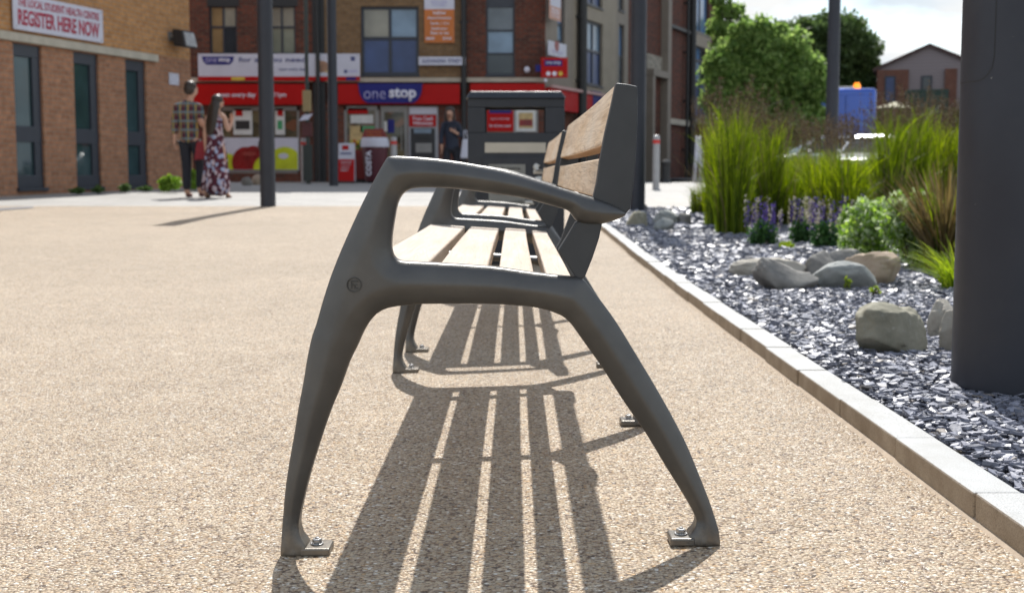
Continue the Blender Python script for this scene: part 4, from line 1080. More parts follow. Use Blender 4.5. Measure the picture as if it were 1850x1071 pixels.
mb = MB(); mb.box(u0+.02, u1-.02, .02, DP-.02, zb, zb+.05); mb.build('plinth', M_DARK, lb)
on(BN, lb, (876, 258, 986, 276), 0, M_CREAM, 'cream_strip', .004)
dr_, _ = panel(BN, lb, (872, 284, 992, 430), .008, M_BIN, 'door', back=.001, bev=.004)
M_NOTE = paint((.20, .205, .19), .5, .1, 9, 0, 'grey printed notice')
on(BN, dr_, (883, 297, 949, 372), .008, M_NOTE, 'notice', .003)
M_INK = paint((.03, .03, .03), .6, .1, 9, 0, 'dark print')
for body, px in (('No fly tipping', (890, 302, 940, 307)), ('dispose of your', (888, 311, 944, 315)), ('litter here', (900, 318, 944, 322)), ('Thank you', (888, 348, 930, 352)), ('Keep your town tidy', (887, 362, 945, 367))): L(BN, dr_, body, px, .0112, M_INK)
M_LTR = paint((.55, .55, .52), .5, .06, 9, 0, 'pale vinyl lettering')
L(BN, lb, 'clear', (949, 295, 996, 392), .012, M_LTR, rot=90, bold=.03)

# ================================================================ COFFEE BIN, AD BOARD, BASKETS, A-SIGN BY THE SHOP
YC = 30.6; s = YC/F
M_MAR = paint((.085, .012, .022), .4, .12, 4, 0, 'maroon plastic'); M_DRED = paint((.20, .015, .012), .4, .15, 4, 0, 'dark red panel')
q = P(678, 330, YC); cb = empty('coffee_bin', (q.x, YC, g(YC)), 'tapering maroon coffee cup shaped bin with white rim by the shop door', 'bin')
hb = lambda py: P(678, py, YC).z-g(YC)
mb = MB(); mb.lathe([(.23, .05), (.24, .10), (.31, hb(268)), (.31, hb(266))], n=28); mb.build('cup_body', M_MAR, cb, auto=40)
mb = MB(); mb.lathe([(.19, 0), (.22, .05)], n=28); mb.build('base', M_DARK, cb)
mb = MB(); mb.lathe([(.335, hb(266)), (.335, hb(260)), (.32, hb(253)), (.30, hb(249))], n=28); mb.build('white_rim', M_WHITE, cb, auto=40)
mb = MB(); z0, z1 = hb(250), hb(233); mb.hexa([(-.30, -.06, z0), (.30, -.06, z0), (.30, .06, z0), (-.30, .06, z0)], [(-.24, -.05, z1), (.20, -.05, z1), (.20, .05, z1), (-.24, .05, z1)]); tp = mb.build('top_card', M_DRED, cb, bevel=.01)
lettering('Enjoy your', -.19, .17, hb(241), hb(237), -.072, M_ORG, cb, bold=.02); lettering('coffee now', -.19, .17, hb(247), hb(243), -.072, M_ORG, cb, bold=.02)
lettering('COSTA', -.17, -.05, hb(318), hb(273), -.33, M_LET, cb, bold=.03, rot=90, thick=.09)
q = P(627, 318, 30.2); ab = empty('advertising_board', (q.x, 30.2, g(30.2)), 'white and red advertising board standing beside the dark lamp column', 'advertising board')
hb2 = lambda py: P(627, py, 30.2).z-g(30.2)
mb = MB(); w_ = .185; z1 = hb2(259); zb_ = .05
mb.hexa([(-w_, -.16, zb_), (w_, -.16, zb_), (w_, -.13, zb_), (-w_, -.13, zb_)], [(-w_, -.03, z1), (w_, -.03, z1), (w_, 0, z1), (-w_, 0, z1)])
mb.hexa([(-w_, .16, zb_), (w_, .16, zb_), (w_, .19, zb_), (-w_, .19, zb_)], [(-w_, .02, z1), (w_, .02, z1), (w_, .05, z1), (-w_, .05, z1)]); mb.build('board', M_WHITE, ab, bevel=.006)
def tilt(z): return -.16+.13*(z-zb_)/(z1-zb_)-.006
def tq(x0, x1, za, zc, mat, nm):
    mb = MB(); mb.hexa([(x0, tilt(za), za), (x1, tilt(za), za), (x1, tilt(za)+.004, za), (x0, tilt(za)+.004, za)], [(x0, tilt(zc), zc), (x1, tilt(zc), zc), (x1, tilt(zc)+.004, zc), (x0, tilt(zc)+.004, zc)]); mb.build(nm, mat, ab)
tq(-w_, w_, .05, hb2(288), M_RED, 'red_field'); tq(-.10, .05, hb2(271), hb2(263), M_RED, 'red_mark'); tq(-.14, .12, hb2(279), hb2(276), M_NAVY, 'print_line')
for k in range(4): tq(-.13, .13-.03*k, hb2(294+5*k), hb2(292+5*k), M_LET, 'print_line')
mb = MB(); mb.box(-.2, .2, -.2, .22, 0, .05); mb.build('foot', M_DARK, ab, bevel=.01)
q = P(650, 318, 31.4); rb_ = empty('flower_stand', (q.x, 31.4, g(31.4)), 'red display stand with bright flowers between the board and coffee bin', 'display stand')
mb = MB(); mb.box(-.26, .26, -.2, .2, .08, .78); mb.build('crate', M_DRED, rb_, bevel=.02); mb = MB(); mb.box(-.28, .28, -.22, .22, .0, .08); mb.build('base', M_PIPE, rb_)
fm = MB(); 
for k in range(90):
    a = random.uniform(0, 6.28); r_ = .26*math.sqrt(random.random()); fm.cur = random.choice((0, 0, 1, 2)); fm.ball((r_*math.cos(a), r_*.7*math.sin(a), .78+random.uniform(0, .22)), random.uniform(.025, .05), 6, 4)
fm.build('flowers', [paint((.09, .2, .03), .6, .3, 9, 0, 'stems'), M_ORG, M_YEL], rb_)
q = P(1262, 320, 31.5); aw = empty('a_frame_sign', (q.x-.02, 31.5, g(31.5)), 'slim white folding pavement sign in front of the poster window at the block end', 'sign')
hb3 = lambda py: P(1262, py, 31.5).z-g(31.5)
z1 = hb3(246)
for sx in (-1, 1):
    mb = MB(); mb.tube([(.04*sx, 0, z1), (.06*sx, -.16, .5), (.09*sx, -.24, 0)], .018, 8); mb.tube([(.04*sx, 0, z1), (.08*sx, .2, 0)], .018, 8); mb.build('leg', M_WHITE, aw, smooth=True)
mb = MB(); mb.box(-.05, .05, -.1, -.07, .5, z1-.05); mb.build('panel', M_WHITE, aw, bevel=.01)

# small stones and plants by the left shop window
for (x0, x1, yt, yb, l, sd_) in ((434, 456, 322, 333, 'grey cobble lying below the fruit picture window', 41), (454, 474, 318, 332, 'brown cobble lying below the fruit picture window', 43)):
    o = boulder(x0, x1, yt, yb, R_GREY if sd_ == 41 else R_TAN, l, sd_, .8, .2); o['group'] = 'cobbles by the shop'

# ================================================================ VEHICLES, HOUSES
def car(name, loc, rz, paint_m, label):
    o = empty(name, loc, label, 'car', 'parked cars beyond the grass', rz)
    prof = [(-2.05, .35), (-2.1, .62), (-2.0, .78), (-1.15, .93), (-1.0, .95), (1.75, .98), (2.0, .9), (2.05, .6), (2.0, .35)]
    mb = MB(); mb.prism(prof, -.83, .83); mb.build('body', paint_m, o, bevel=.09, seg=4, auto=50)
    lo = [(-1.05, -.76, .93), (1.85, -.76, .95), (1.85, .76, .95), (-1.05, .76, .93)]; hi = [(-.35, -.58, 1.40), (1.25, -.58, 1.42), (1.25, .58, 1.42), (-.35, .58, 1.40)]
    mb = MB(); mb.hexa(lo, hi); mb.build('cabin', glass((.02, .025, .03), .05, 'car glass'), o, bevel=.05, seg=3)
    mb = MB(); mb.hexa([(-.36, -.60, 1.39), (1.27, -.60, 1.40), (1.27, .60, 1.40), (-.36, .60, 1.39)], [(-.2, -.5, 1.47), (1.1, -.5, 1.48), (1.1, .5, 1.48), (-.2, .5, 1.47)])
    for sy in (-1, 1):
        for a, b in (((-1.08, .77*sy, .92), (-.36, .59*sy, 1.41)), ((.45, .765*sy, .94), (.45, .60*sy, 1.42)), ((1.88, .77*sy, .94), (1.27, .59*sy, 1.41))): mb.tube([a, b], .045, 8)
    mb.build('roof', paint_m, o, bevel=.03)
    for x in (-1.3, 1.3):
        for sy in (-1, 1):
            mb = MB(); mb.tube([(x, .62*sy, .31), (x, .85*sy, .31)], .31, 24); wh = mb.build('wheel', paint((.02, .02, .02), .7, .1, 5, 0, 'tyre rubber'), o, bevel=.03)
            mb = MB(); mb.tube([(x, .80*sy, .31), (x, .862*sy, .31)], .19, 16); mb.build('rim', M_ALU, wh)
    for sy in (-1, 1):
        mb = MB(); mb.ball((-1.98, .62*sy, .66), (.13, .17, .09), 10, 8); mb.build('headlight', M_LET, o, smooth=True)
        mb = MB(); mb.ball((1.99, .64*sy, .75), (.09, .14, .12), 10, 8); mb.build('tail_light', M_BRED, o, smooth=True)
        mb = MB(); mb.ball((-.75, .92*sy, .98), (.08, .12, .07), 10, 8); mb.build('mirror', paint_m, o, smooth=True)
    return o
def carpaint(c, name):
    t = NT(name); t.base(c); t.set(.25, .6, .5); t.b.inputs['Coat Weight'].default_value = 1; t.b.inputs['Coat Roughness'].default_value = .04
    v = t.coord(); n = t.noise(v, 700, 2); t.bump(n.outputs['Fac'], .02, .002); return t.m
M_SIL = carpaint((.62, .64, .66), 'silver car paint'); M_WHT = carpaint((.72, .74, .76), 'white car paint')
YC1 = 40; zc = P(1480, 246, YC1).z-1.48
q = P(1487, 290, YC1); car('parked_car', (q.x, YC1, zc), R(6), M_SIL, 'silver hatchback half hidden behind the tall grass, side on')
zc2 = P(1580, 243, 37.5).z-1.48
q = P(1583, 290, 37.5); car('parked_car', (q.x, 37.5, zc2), R(62), M_WHT, 'pale car with sun glinting on its windscreen, right of the silver hatchback')
# raised car park surface behind the bed
sheet('car_park', 4.5, 60, 30, 70, max(.05, zc-g(40)), m_asphalt)
# van
YV = 44; s = YV/F; q = P(1522, 250, YV); zv = zc; zt_ = P(1522, 168, YV).z-zv
vn = empty('van', (q.x, YV, zv), 'blue high sided van with an orange roof beacon, seen over the grass', 'van', rz=R(-12.5))
M_VAN = carpaint((.018, .085, .42), 'blue van paint')
mb = MB(); pr = [(-2.4, .4), (-2.4, zt_), (1.2, zt_), (1.7, zt_-.25), (2.3, 1.25), (2.7, 1.05), (2.75, .4)]
pr2 = [(p[0], p[1]) for p in pr]; mb.prism([(a, b) for a, b in pr2], -.95, .95, 'x'); mb.build('body', M_VAN, vn, bevel=.12, seg=4, auto=45)
mb = MB(); mb.box(-.88, -.01, -2.43, -2.40, .55, zt_-.22); mb.box(.01, .88, -2.43, -2.40, .55, zt_-.22); mb.build('rear_doors', M_VAN, vn, bevel=.015)
mb = MB(); mb.box(-.96, -.945, .9, 1.7, 1.3, zt_-.45); mb.build('side_window', glass((.02, .03, .04), .05, 'van glass'), vn)
mb = MB(); mb.box(-.99, -.952, -2.2, -.6, .7, zt_-.3); mb.build('dark_panel', paint((.02, .025, .05), .4, .1, 4, 0, 'dark side panel'), vn, bevel=.01)
for sx in (-1, 1):
    for y in (-1.5, 1.8):
        mb = MB(); mb.tube([(sx*.7, y, .35), (sx*.97, y, .35)], .35, 24); mb.build('wheel', paint((.02, .02, .02), .7, .1, 5, 0, 'tyre rubber'), vn, bevel=.03)
    mb = MB(); mb.box(sx*.80-.07, sx*.80+.07, -2.44, -2.38, 1.0, 1.5); mb.build('tail_light', M_BRED, vn, bevel=.01)
t_ = NT('amber beacon'); t_.base((.9, .25, .02)); t_.set(.2); t_.b.inputs['Emission Color'].default_value = (1, .28, .02, 1); t_.b.inputs['Emission Strength'].default_value = 1.2
mb = MB(); mb.lathe([(.12, zt_), (.12, zt_+.10), (.07, zt_+.2)], (.36, -1.9, 0), 16); mb.build('beacon', t_.m, vn, auto=40)
mb = MB(); mb.box(-.6, .3, -1.98, -1.8, zt_-.01, zt_+.08); mb.build('light_bar', paint((.5, .5, .5), .4, .1, 5, 0, 'grey light bar'), vn, bevel=.02)

# gabled house
YH = 58
HO = Fac((P(1586, 200, YH).x, YH), (.953, -.304))
hs = HO.root('house', 'gabled two storey house with mauve cladding and red brick bays', 'house')
def hu(px): return HO.uz(px, 170)[0]
zg_ = g(YH); ze = HO.uz(1590, 126)[1]; za = HO.uz(1677, 85)[1]; ua = hu(1677); u1 = ua*2
M_CLAD = NT('mauve timber cladding'); _v = M_CLAD.coord(); _w = M_CLAD.new('ShaderNodeTexWave', wave_type='BANDS', bands_direction='Z'); _w.inputs['Scale'].default_value = 2.2; M_CLAD.link(_v, _w.inputs['Vector'])
M_CLAD.base(M_CLAD.ramp(_w.outputs['Fac'], [(0, (.22, .185, .19)), (.3, (.27, .23, .235)), (1, (.29, .25, .25))])); M_CLAD.set(.7); M_CLAD.bump(_w.outputs['Fac'], .3, .02); M_CLAD = M_CLAD.m
mb = MB(); mb.prism([(0, zg_), (0, ze), (ua, za), (u1, ze), (u1, zg_)], 0, 7); mb.build('wall', M_CLAD, hs)
mb = MB(); t = .14
mb.add([(-.25, -.14, ze-.10), (ua, -.14, za), (ua, 7.3, za), (-.25, 7.3, ze-.10), (-.25, -.14, ze+.04), (ua, -.14, za+t), (ua, 7.3, za+t), (-.25, 7.3, ze+.04)], [(0, 1, 2, 3), (7, 6, 5, 4), (0, 4, 5, 1), (2, 6, 7, 3), (0, 3, 7, 4)])
mb.add([(u1+.25, -.14, ze-.10), (ua, -.14, za), (ua, 7.3, za), (u1+.25, 7.3, ze-.10), (u1+.25, -.14, ze+.04), (ua, -.14, za+t), (ua, 7.3, za+t), (u1+.25, 7.3, ze+.04)], [(3, 2, 1, 0), (4, 5, 6, 7), (1, 5, 4, 0), (3, 7, 6, 2), (4, 7, 3, 0)])
mb.build('roof', paint((.085, .05, .045), .8, .2, 2, 0, 'brown roof tiles', bump=.3), hs)
B_H = brick((.20, .07, .045), (.15, .055, .04), (.2, .16, .13), 'house brickwork')
for a, b in ((1584, 1641), (1706, 1728)):
    mb = MB(); mb.box(hu(a), hu(b), -.12, 0, zg_, HO.uz(1650, 126)[1]); mb.build('brick_bay', B_H, hs)
for px, pm_, dd_ in (((1598, 138, 1618, 186), G_BLUE, .15), ((1664, 137, 1684, 166), G_DARK, .04)):
    u0_, u1_, z0_, z1_ = HO.rect(*px); mb = MB(); mb.box(u0_, u1_, -dd_, 0, z0_, z1_); w = mb.build('window', M_FR, hs); mb = MB(); mb.box(u0_+.08, u1_-.08, -dd_-.02, -dd_, z0_+.08, z1_-.08); mb.build('pane', pm_, w)
fe = empty('fence', HO.world(hu(1638), 1.2, 0), 'dark green railing fence in front of the gabled house', 'fence', rz=HO.th); L_ = hu(1712)-hu(1638)
zf0, zf1 = HO.uz(1670, 190)[1], HO.uz(1670, 165)[1]
M_FEN = paint((.018, .05, .035), .5, .15, 5, 0, 'dark green paint')
mb = MB()
for k in range(26): mb.box(L_*k/25-.035, L_*k/25+.035, -.03, .03, zf0-2, zf1)
mb.build('bars', M_FEN, fe); mb = MB(); mb.box(-.05, L_+.05, -.045, .045, zf1-.12, zf1-.02); mb.box(-.05, L_+.05, -.045, .045, zf0, zf0+.1); mb.build('rail', M_FEN, fe)
# second roof further back
q = P(1600, 120, 90); h2_ = empty('house', (q.x, 90, g(90)), 'far house showing only a grey roof behind the gabled house', 'house')
z1 = P(1600, 113, 90).z-g(90); mb = MB(); mb.box(-3, 6, 0, 8, 0, z1-1.2); mb.build('wall', B_H, h2_); mb = MB(); mb.prism([(-.4, z1-1.3), (8.4, z1-1.3), (4, z1+.3)], -3.4, 6.4, 'x'); mb.build('roof', paint((.28, .30, .31), .8, .1, 2, 0, 'grey roof'), h2_)
# parasol
YP = 50; q = P(1616, 195, YP); pr_ = empty('parasol', (q.x, YP, zc), 'cream garden parasol open in front of the gabled house', 'parasol')
zp = P(1616, 184, YP).z-zc; zq = P(1616, 195, YP).z-zc
mb = MB(); n = 8; vs = [(0, 0, zp)]+[(.70*math.cos(2*math.pi*k/n), .70*math.sin(2*math.pi*k/n), zq) for k in range(n)]; vs += [(x*.98, y*.98, z_-.03) for x, y, z_ in vs]
mb.add(vs, [(0, 1+k, 1+(k+1) % n) for k in range(n)]+[(9, 10+(k+1) % n, 10+k) for k in range(n)]+[(1+k, 10+k, 10+(k+1) % n, 1+(k+1) % n) for k in range(n)]); mb.build('canopy', paint((.55, .52, .36), .8, .06, 4, 0, 'cream canvas'), pr_)
mb = MB(); mb.lathe([(.025, 0), (.025, zp)], n=10); mb.build('pole', M_ALU, pr_); mb = MB(); mb.lathe([(.3, 0), (.28, .08), (.04, .12)], n=16); mb.build('base', M_DARK, pr_)
# ================================================================ TREES AND PLANTS
def leaf_quads(C, size, jitter=.4, up=.2, aspect=.55):
    """leaf shaped rhombs at the points C"""
    n = len(C); s = size*(1+jitter*(rng.random(n)-.5)*2)
    d = rng.normal(size=(n, 3)); d[:, 2] += up*0; d /= np.linalg.norm(d, axis=1)[:, None]
    r = rng.normal(size=(n, 3)); b = np.cross(d, r); b /= np.linalg.norm(b, axis=1)[:, None]
    a = d*s[:, None]; b = b*(s*aspect)[:, None]
    V = np.stack([C-a*.5, C+b*.5, C+a*.5, C-b*.5], 1).reshape(-1, 3); Fc = np.arange(4*n).reshape(n, 4)
    return V, Fc
def blob_points(center, rad, n, shell=.55):
    d = rng.normal(size=(n, 3)); d /= np.linalg.norm(d, axis=1)[:, None]
    r = shell+(1-shell)*rng.random(n)**.7
    return np.asarray(center)+d*r[:, None]*np.asarray(rad)
M_BARK = paint((.075, .06, .045), .9, .3, 8, 0, 'bark', bump=.6)
def tree(name, base, blobs, leafn, leaf, mat, label, trunk_r=.18, cat='tree', group=None, height=None):
    o = empty(name, base, label, cat, group)
    pts = []
    for (c, r) in blobs:
        m = int(leafn*np.prod(r)**(2/3))
        # sub clumps inside every bough so that gaps stay open
        k = max(5, int(9*np.prod(r)**(1/3)))
        sub = blob_points(c, np.asarray(r)*.86, k, .3)
        for q in sub: pts.append(blob_points(q, np.asarray(r)*(.34+.30*rng.random()), max(6, m//k), .12))
    for (c, r) in blobs: pts.append(blob_points(c, np.asarray(r)*1.04, int(leafn*.40*np.prod(r)**(2/3)), .35)); pts.append(blob_points(c, np.asarray(r)*1.32, int(leafn*.09*np.prod(r)**(2/3)), .75))      # loose leaves between the clumps
    C = np.concatenate(pts); C = C[C[:, 2] > .05]
    V, Fc = leaf_quads(C, leaf); me = np_mesh('crown', V, Fc); me.materials.append(mat); link('crown', me, o)
    mb = MB(); top = max(c[2] for c, r in blobs); cx = np.mean([c[0] for c, r in blobs]); cy = np.mean([c[1] for c, r in blobs])
    mb.tube([(0, 0, -.2), (cx*.2, cy*.2, top*.25), (cx*.6, cy*.6, top*.55), (cx, cy, top)], [trunk_r*1.3, trunk_r, trunk_r*.7, trunk_r*.15], 10)
    for c, r in blobs: 
        z0 = min(c[2]*.55, top*.5); mb.tube([(cx*.4, cy*.4, z0), ((c[0]+cx*.4)/2, (c[1]+cy*.4)/2, (z0+c[2])/2+.1), tuple(c)], [trunk_r*.45, trunk_r*.3, trunk_r*.1], 6)
    mb.build('trunk', M_BARK, o, smooth=True); return o
F_BRIGHT = foliage((.11, .20, .05), (.34, .45, .15), 'bright leaves', .55); F_DARK = foliage((.045, .085, .025), (.13, .19, .065), 'dark leaves', .38)
F_MID = foliage((.045, .095, .025), (.10, .17, .045), 'mid green leaves', .38)
def blobset(px_list, Y, dsp=1.0):
    """(px, py, radius_px) crowns at about distance Y -> local blobs about the base"""
    out = []
    s = Y/F; x0 = np.mean([p[0] for p in px_list]); b = P(x0, 300, Y); bz = g(Y)
    for i, (px, py, r) in enumerate(px_list):
        q = P(px, py, Y); rr = r*s
        out.append(((q.x-b.x, rng.uniform(-.5, .5)*rr*dsp, q.z-bz), (rr*rng.uniform(.95, 1.15), rr, rr*rng.uniform(.85, 1.05))))
    return (b.x, Y, bz), out
b, bl = blobset([(1318, 175, 36), (1350, 130, 40), (1395, 118, 38), (1430, 135, 36), (1455, 165, 28), (1330, 95, 28), (1375, 85, 26), (1420, 95, 24), (1385, 175, 40), (1430, 190, 34), (1345, 205, 36), (1300, 215, 26), (1465, 195, 20), (1444, 105, 18), (1310, 140, 34), (1330, 230, 40), (1380, 225, 44), (1430, 230, 40), (1470, 225, 30), (1300, 180, 30), (1405, 150, 40), (1360, 160, 44), (1345, 80, 30), (1365, 62, 22), (1395, 72, 26), (1428, 82, 26), (1452, 118, 26), (1340, 55, 18), (1410, 58, 16), (1470, 148, 22), (1300, 115, 26), (1470, 120, 24), (1482, 165, 22), (1375, 48, 20), (1440, 70, 18)], 36)
tree('tree', b, bl, 7500, .14, F_BRIGHT, 'bright green bushy tree beside the end of the apartment block', .14, group='trees beyond the car park')
b, bl = blobset([(1306, 25, 16), (1315, 60, 18), (1300, 90, 20), (1330, 50, 13), (1308, -15, 14), (1322, -50, 13), (1336, 85, 14), (1296, 55, 18), (1318, 20, 18), (1334, 20, 12), (1300, 0, 16), (1328, 75, 18), (1345, 38, 11)], 38)
tree('birch_tree', b, bl, 5200, .12, F_BRIGHT, 'thin open crowned birch rising above the bushy tree at the block end', .10, group='trees beyond the car park')
b, bl = blobset([(1420, 95, 34), (1450, 75, 34), (1490, 62, 36), (1525, 60, 34), (1550, 90, 34), (1560, 120, 26), (1545, 150, 34), (1500, 110, 46), (1505, 160, 44), (1460, 120, 40), (1570, 160, 22), (1400, 85, 22), (1470, 170, 40), (1530, 185, 36), (1430, 130, 40), (1410, 60, 22), (1395, 120, 30)], 62)
tree('dense_tree', b, bl, 3800, .25, F_DARK, 'large dark green tree behind the blue van', .3, group='trees beyond the car park')
b, bl = blobset([(x, 215+rng.uniform(-22, 10), 46) for x in range(1270, 1640, 34)]+[(x, 265, 46) for x in range(1270, 1640, 40)], 78)
tree('hedge', b, bl, 1700, .24, F_DARK, 'dark belt of trees and scrub closing the view behind the parked cars', .12, 'hedge')
b, bl = blobset([(1590, 222, 16), (1620, 226, 16), (1650, 222, 16), (1685, 220, 18), (1720, 220, 18), (1745, 216, 20), (1780, 220, 20), (1560, 228, 18)], 46)
tree('hedge', b, bl, 5000, .13, F_MID, 'clipped green hedge in front of the gabled house', .08, 'hedge')

# tall feathery grasses
F_GRASS = foliage((.035, .075, .004), (.33, .41, .025), 'grass blades', .5, .5); F_GRASS2 = foliage((.025, .055, .004), (.24, .32, .02), 'deep grass blades', .5, .5)
F_PLUME = foliage((.05, .034, .022), (.12, .085, .052), 'brown plumes', .25, .8); F_SEDGE = foliage((.09, .062, .022), (.22, .165, .065), 'bronze sedge', .35); F_YEL = foliage((.17, .26, .02), (.30, .36, .05), 'yellow green blades', .5)
F_TAN = foliage((.11, .085, .04), (.20, .15, .08), 'dry blades', .3)
def blades(n, r, h0, h1, lean, width, curl=.25, seg=4, zfrom=0.0):
    a = rng.random(n)*2*np.pi; rr = r*np.sqrt(rng.random(n)); x0 = rr*np.cos(a); y0 = rr*np.sin(a)
    h = h0+(h1-h0)*rng.random(n); la = rng.random(n)*2*np.pi; L = lean*rng.random(n)+rr/r*lean*.6
    dx = np.cos(la)*.5+np.cos(a); dy = np.sin(la)*.5+np.sin(a); wa = rng.random(n)*np.pi; V = []
    for k in range(seg+1):
        t = k/seg; off = L*(t**1.8)*h; z = h*t*(1-curl*L*t)
        w = width*(1-t)**.6*.5+.0004
        cx = x0+dx*off; cy = y0+dy*off
        V.append(np.stack([cx-np.cos(wa)*w, cy-np.sin(wa)*w, z+zfrom], 1)); V.append(np.stack([cx+np.cos(wa)*w, cy+np.sin(wa)*w, z+zfrom], 1))
    V = np.stack(V, 1); m = V.shape[1]; base = np.arange(n)[:, None]*m
    Fc = np.concatenate([base+np.array([[2*k, 2*k+1, 2*k+3, 2*k+2]]) for k in range(seg)], 0)
    tips = np.stack([x0+dx*L*h, y0+dy*L*h, h*(1-curl*L)+zfrom], 1)
    return V.reshape(-1, 3), Fc, tips
def cat_mesh(name, lst):
    Vs, Fs, o = [], [], 0
    for V, Fc in lst: Vs.append(V); Fs.append(Fc+o); o += len(V)
    return np_mesh(name, np.concatenate(Vs), np.concatenate(Fs))
def grass_kind(nb, r, h, plumes, ph, mat, pm=F_PLUME, w=.0075, lean=.085):
    V, Fc, _ = blades(nb, r, h*.55, h, lean, w); V2, F2, _ = blades(nb//2, r*1.1, h*.3, h*.6, lean*1.8, w*1.1)
    V5, F5, _ = blades(nb//7, r*1.1, h*.3, h*.85, lean*3.2, w*.9, .5)
    # short leaves carried up the stems
    V6, F6, _ = blades(int(nb*1.1), r*1.05, .16, .34, .55, w*1.15, .25, 3)
    m6 = 8; zo = rng.uniform(.08, max(.2, h-.24), len(V6)//m6); V6 = V6.reshape(-1, m6, 3); V6[:, :, 2] += zo[:, None]; V6 = V6.reshape(-1, 3)
    me = cat_mesh('blades', [(V, Fc), (V2, F2), (V5, F5), (V6, F6)]); me.materials.append(mat); me.materials.append(F_TAN)
    mi = np.zeros(len(me.polygons), np.int32); mi[len(Fc)+len(F2):len(Fc)+len(F2)+len(F5)] = 1; me.polygons.foreach_set('material_index', mi)
    V3, F3, tips = blades(plumes, r*.8, ph*.85, ph, .13, .0035, .1)
    pts = []
    for t in tips:
        m = 26; z = rng.random(m); q = np.stack([rng.normal(0, .010, m)*(1.2-z), rng.normal(0, .010, m)*(1.2-z), -.19*z+.01], 1); pts.append(t+q)
    V4, F4 = leaf_quads(np.concatenate(pts), .024, .4, aspect=.3); mp_ = cat_mesh('flowering_stems', [(V3, F3), (V4, F4)]); mp_.materials.append(F_TAN); mp_.materials.append(pm)
    mi = np.zeros(len(F3)+len(F4), np.int32); mi[len(F3):] = 1; mp_.polygons.foreach_set('material_index', mi)
    return me, mp_
kinds = [grass_kind(200, .115, 1.02, 36, 1.20, F_GRASS), grass_kind(220, .12, 1.08, 40, 1.26, F_GRASS2), grass_kind(180, .11, .92, 30, 1.12, F_GRASS), grass_kind(200, .12, 1.0, 36, 1.20, F_GRASS2), grass_kind(170, .115, .85, 30, 1.14, F_GRASS)]
kinds_low = [grass_kind(190, .14, .70, 20, 1.04, F_GRASS), grass_kind(190, .14, .64, 20, 1.08, F_GRASS2)]
def grass(x, y, k, label, group, sc_=1.0):
    o = empty('ornamental_grass', (x, y, g(y, 1.0)+.03), label, 'grass clump', group, random.uniform(0, 6.28)); o['kind'] = 'thing'; o.scale = (sc_,)*3
    for nm, me in zip(('blades', 'flowering_stems'), k): link(nm, me, o)
    return o
GL = 'tall upright green grass clump with feathery brown seed heads in the slate bed'; GG = 'tall grass clumps in the slate bed'
q = G(1322, 424, .03); grass(q.x, q.y, kinds[1], 'foremost tall grass clump at the left end of the planting, brown at its foot', GG, 1.0)
q = G(1262, 388, .03); grass(q.x, q.y, kinds_low[1], 'short wispy grass tuft at the far left edge of the planting', GG, .55)
for (px, py, kk, sc_) in [(1300, 410, 0, .98), (1345, 405, 3, 1.0), (1385, 412, 1, .92), (1425, 410, 2, .95), (1490, 415, 3, .98), (1530, 418, 1, .95), (1575, 405, 0, 1.0), (1615, 412, 3, 1.02), (1655, 405, 1, 1.0), (1690, 400, 0, 1.0), (1720, 398, 2, 1.0),
                          (1310, 395, 2, 1.0), (1365, 396, 5, 1.0), (1405, 396, 6, 1.0), (1460, 398, 5, 1.0), (1510, 395, 6, 1.0), (1555, 394, 5, 1.0), (1600, 394, 0, 1.0), (1640, 392, 3, 1.0), (1680, 390, 1, 1.0), (1725, 388, 0, 1.0),
                          (1290, 386, 3, .95), (1335, 384, 1, .95), (1390, 384, 5, 1.0), (1440, 385, 6, 1.0), (1485, 384, 5, 1.0), (1535, 384, 6, 1.05), (1580, 383, 5, 1.0), (1630, 383, 1, .95), (1670, 382, 0, 1.0), (1715, 381, 3, 1.0),
                          (1350, 377, 2, 1.0), (1420, 377, 6, 1.05), (1500, 377, 5, 1.05), (1560, 376, 6, 1.05), (1610, 376, 0, 1.0), (1660, 376, 3, 1.0), (1755, 400, 1, 1.0), (1790, 405, 0, 1.0), (1760, 385, 3, 1.0), (1830, 400, 1, 1.0), (1870, 402, 3, 1.0), (1910, 400, 0, 1.0)]:
    if 1388 <= px <= 1600: kk = 5+(px//5) % 2
    q = G(px, py, .03); grass(q.x+random.uniform(-.05, .05), min(q.y, BED_END-.3), (kinds+kinds_low)[kk], GL, GG, sc_*random.uniform(.95, 1.05))

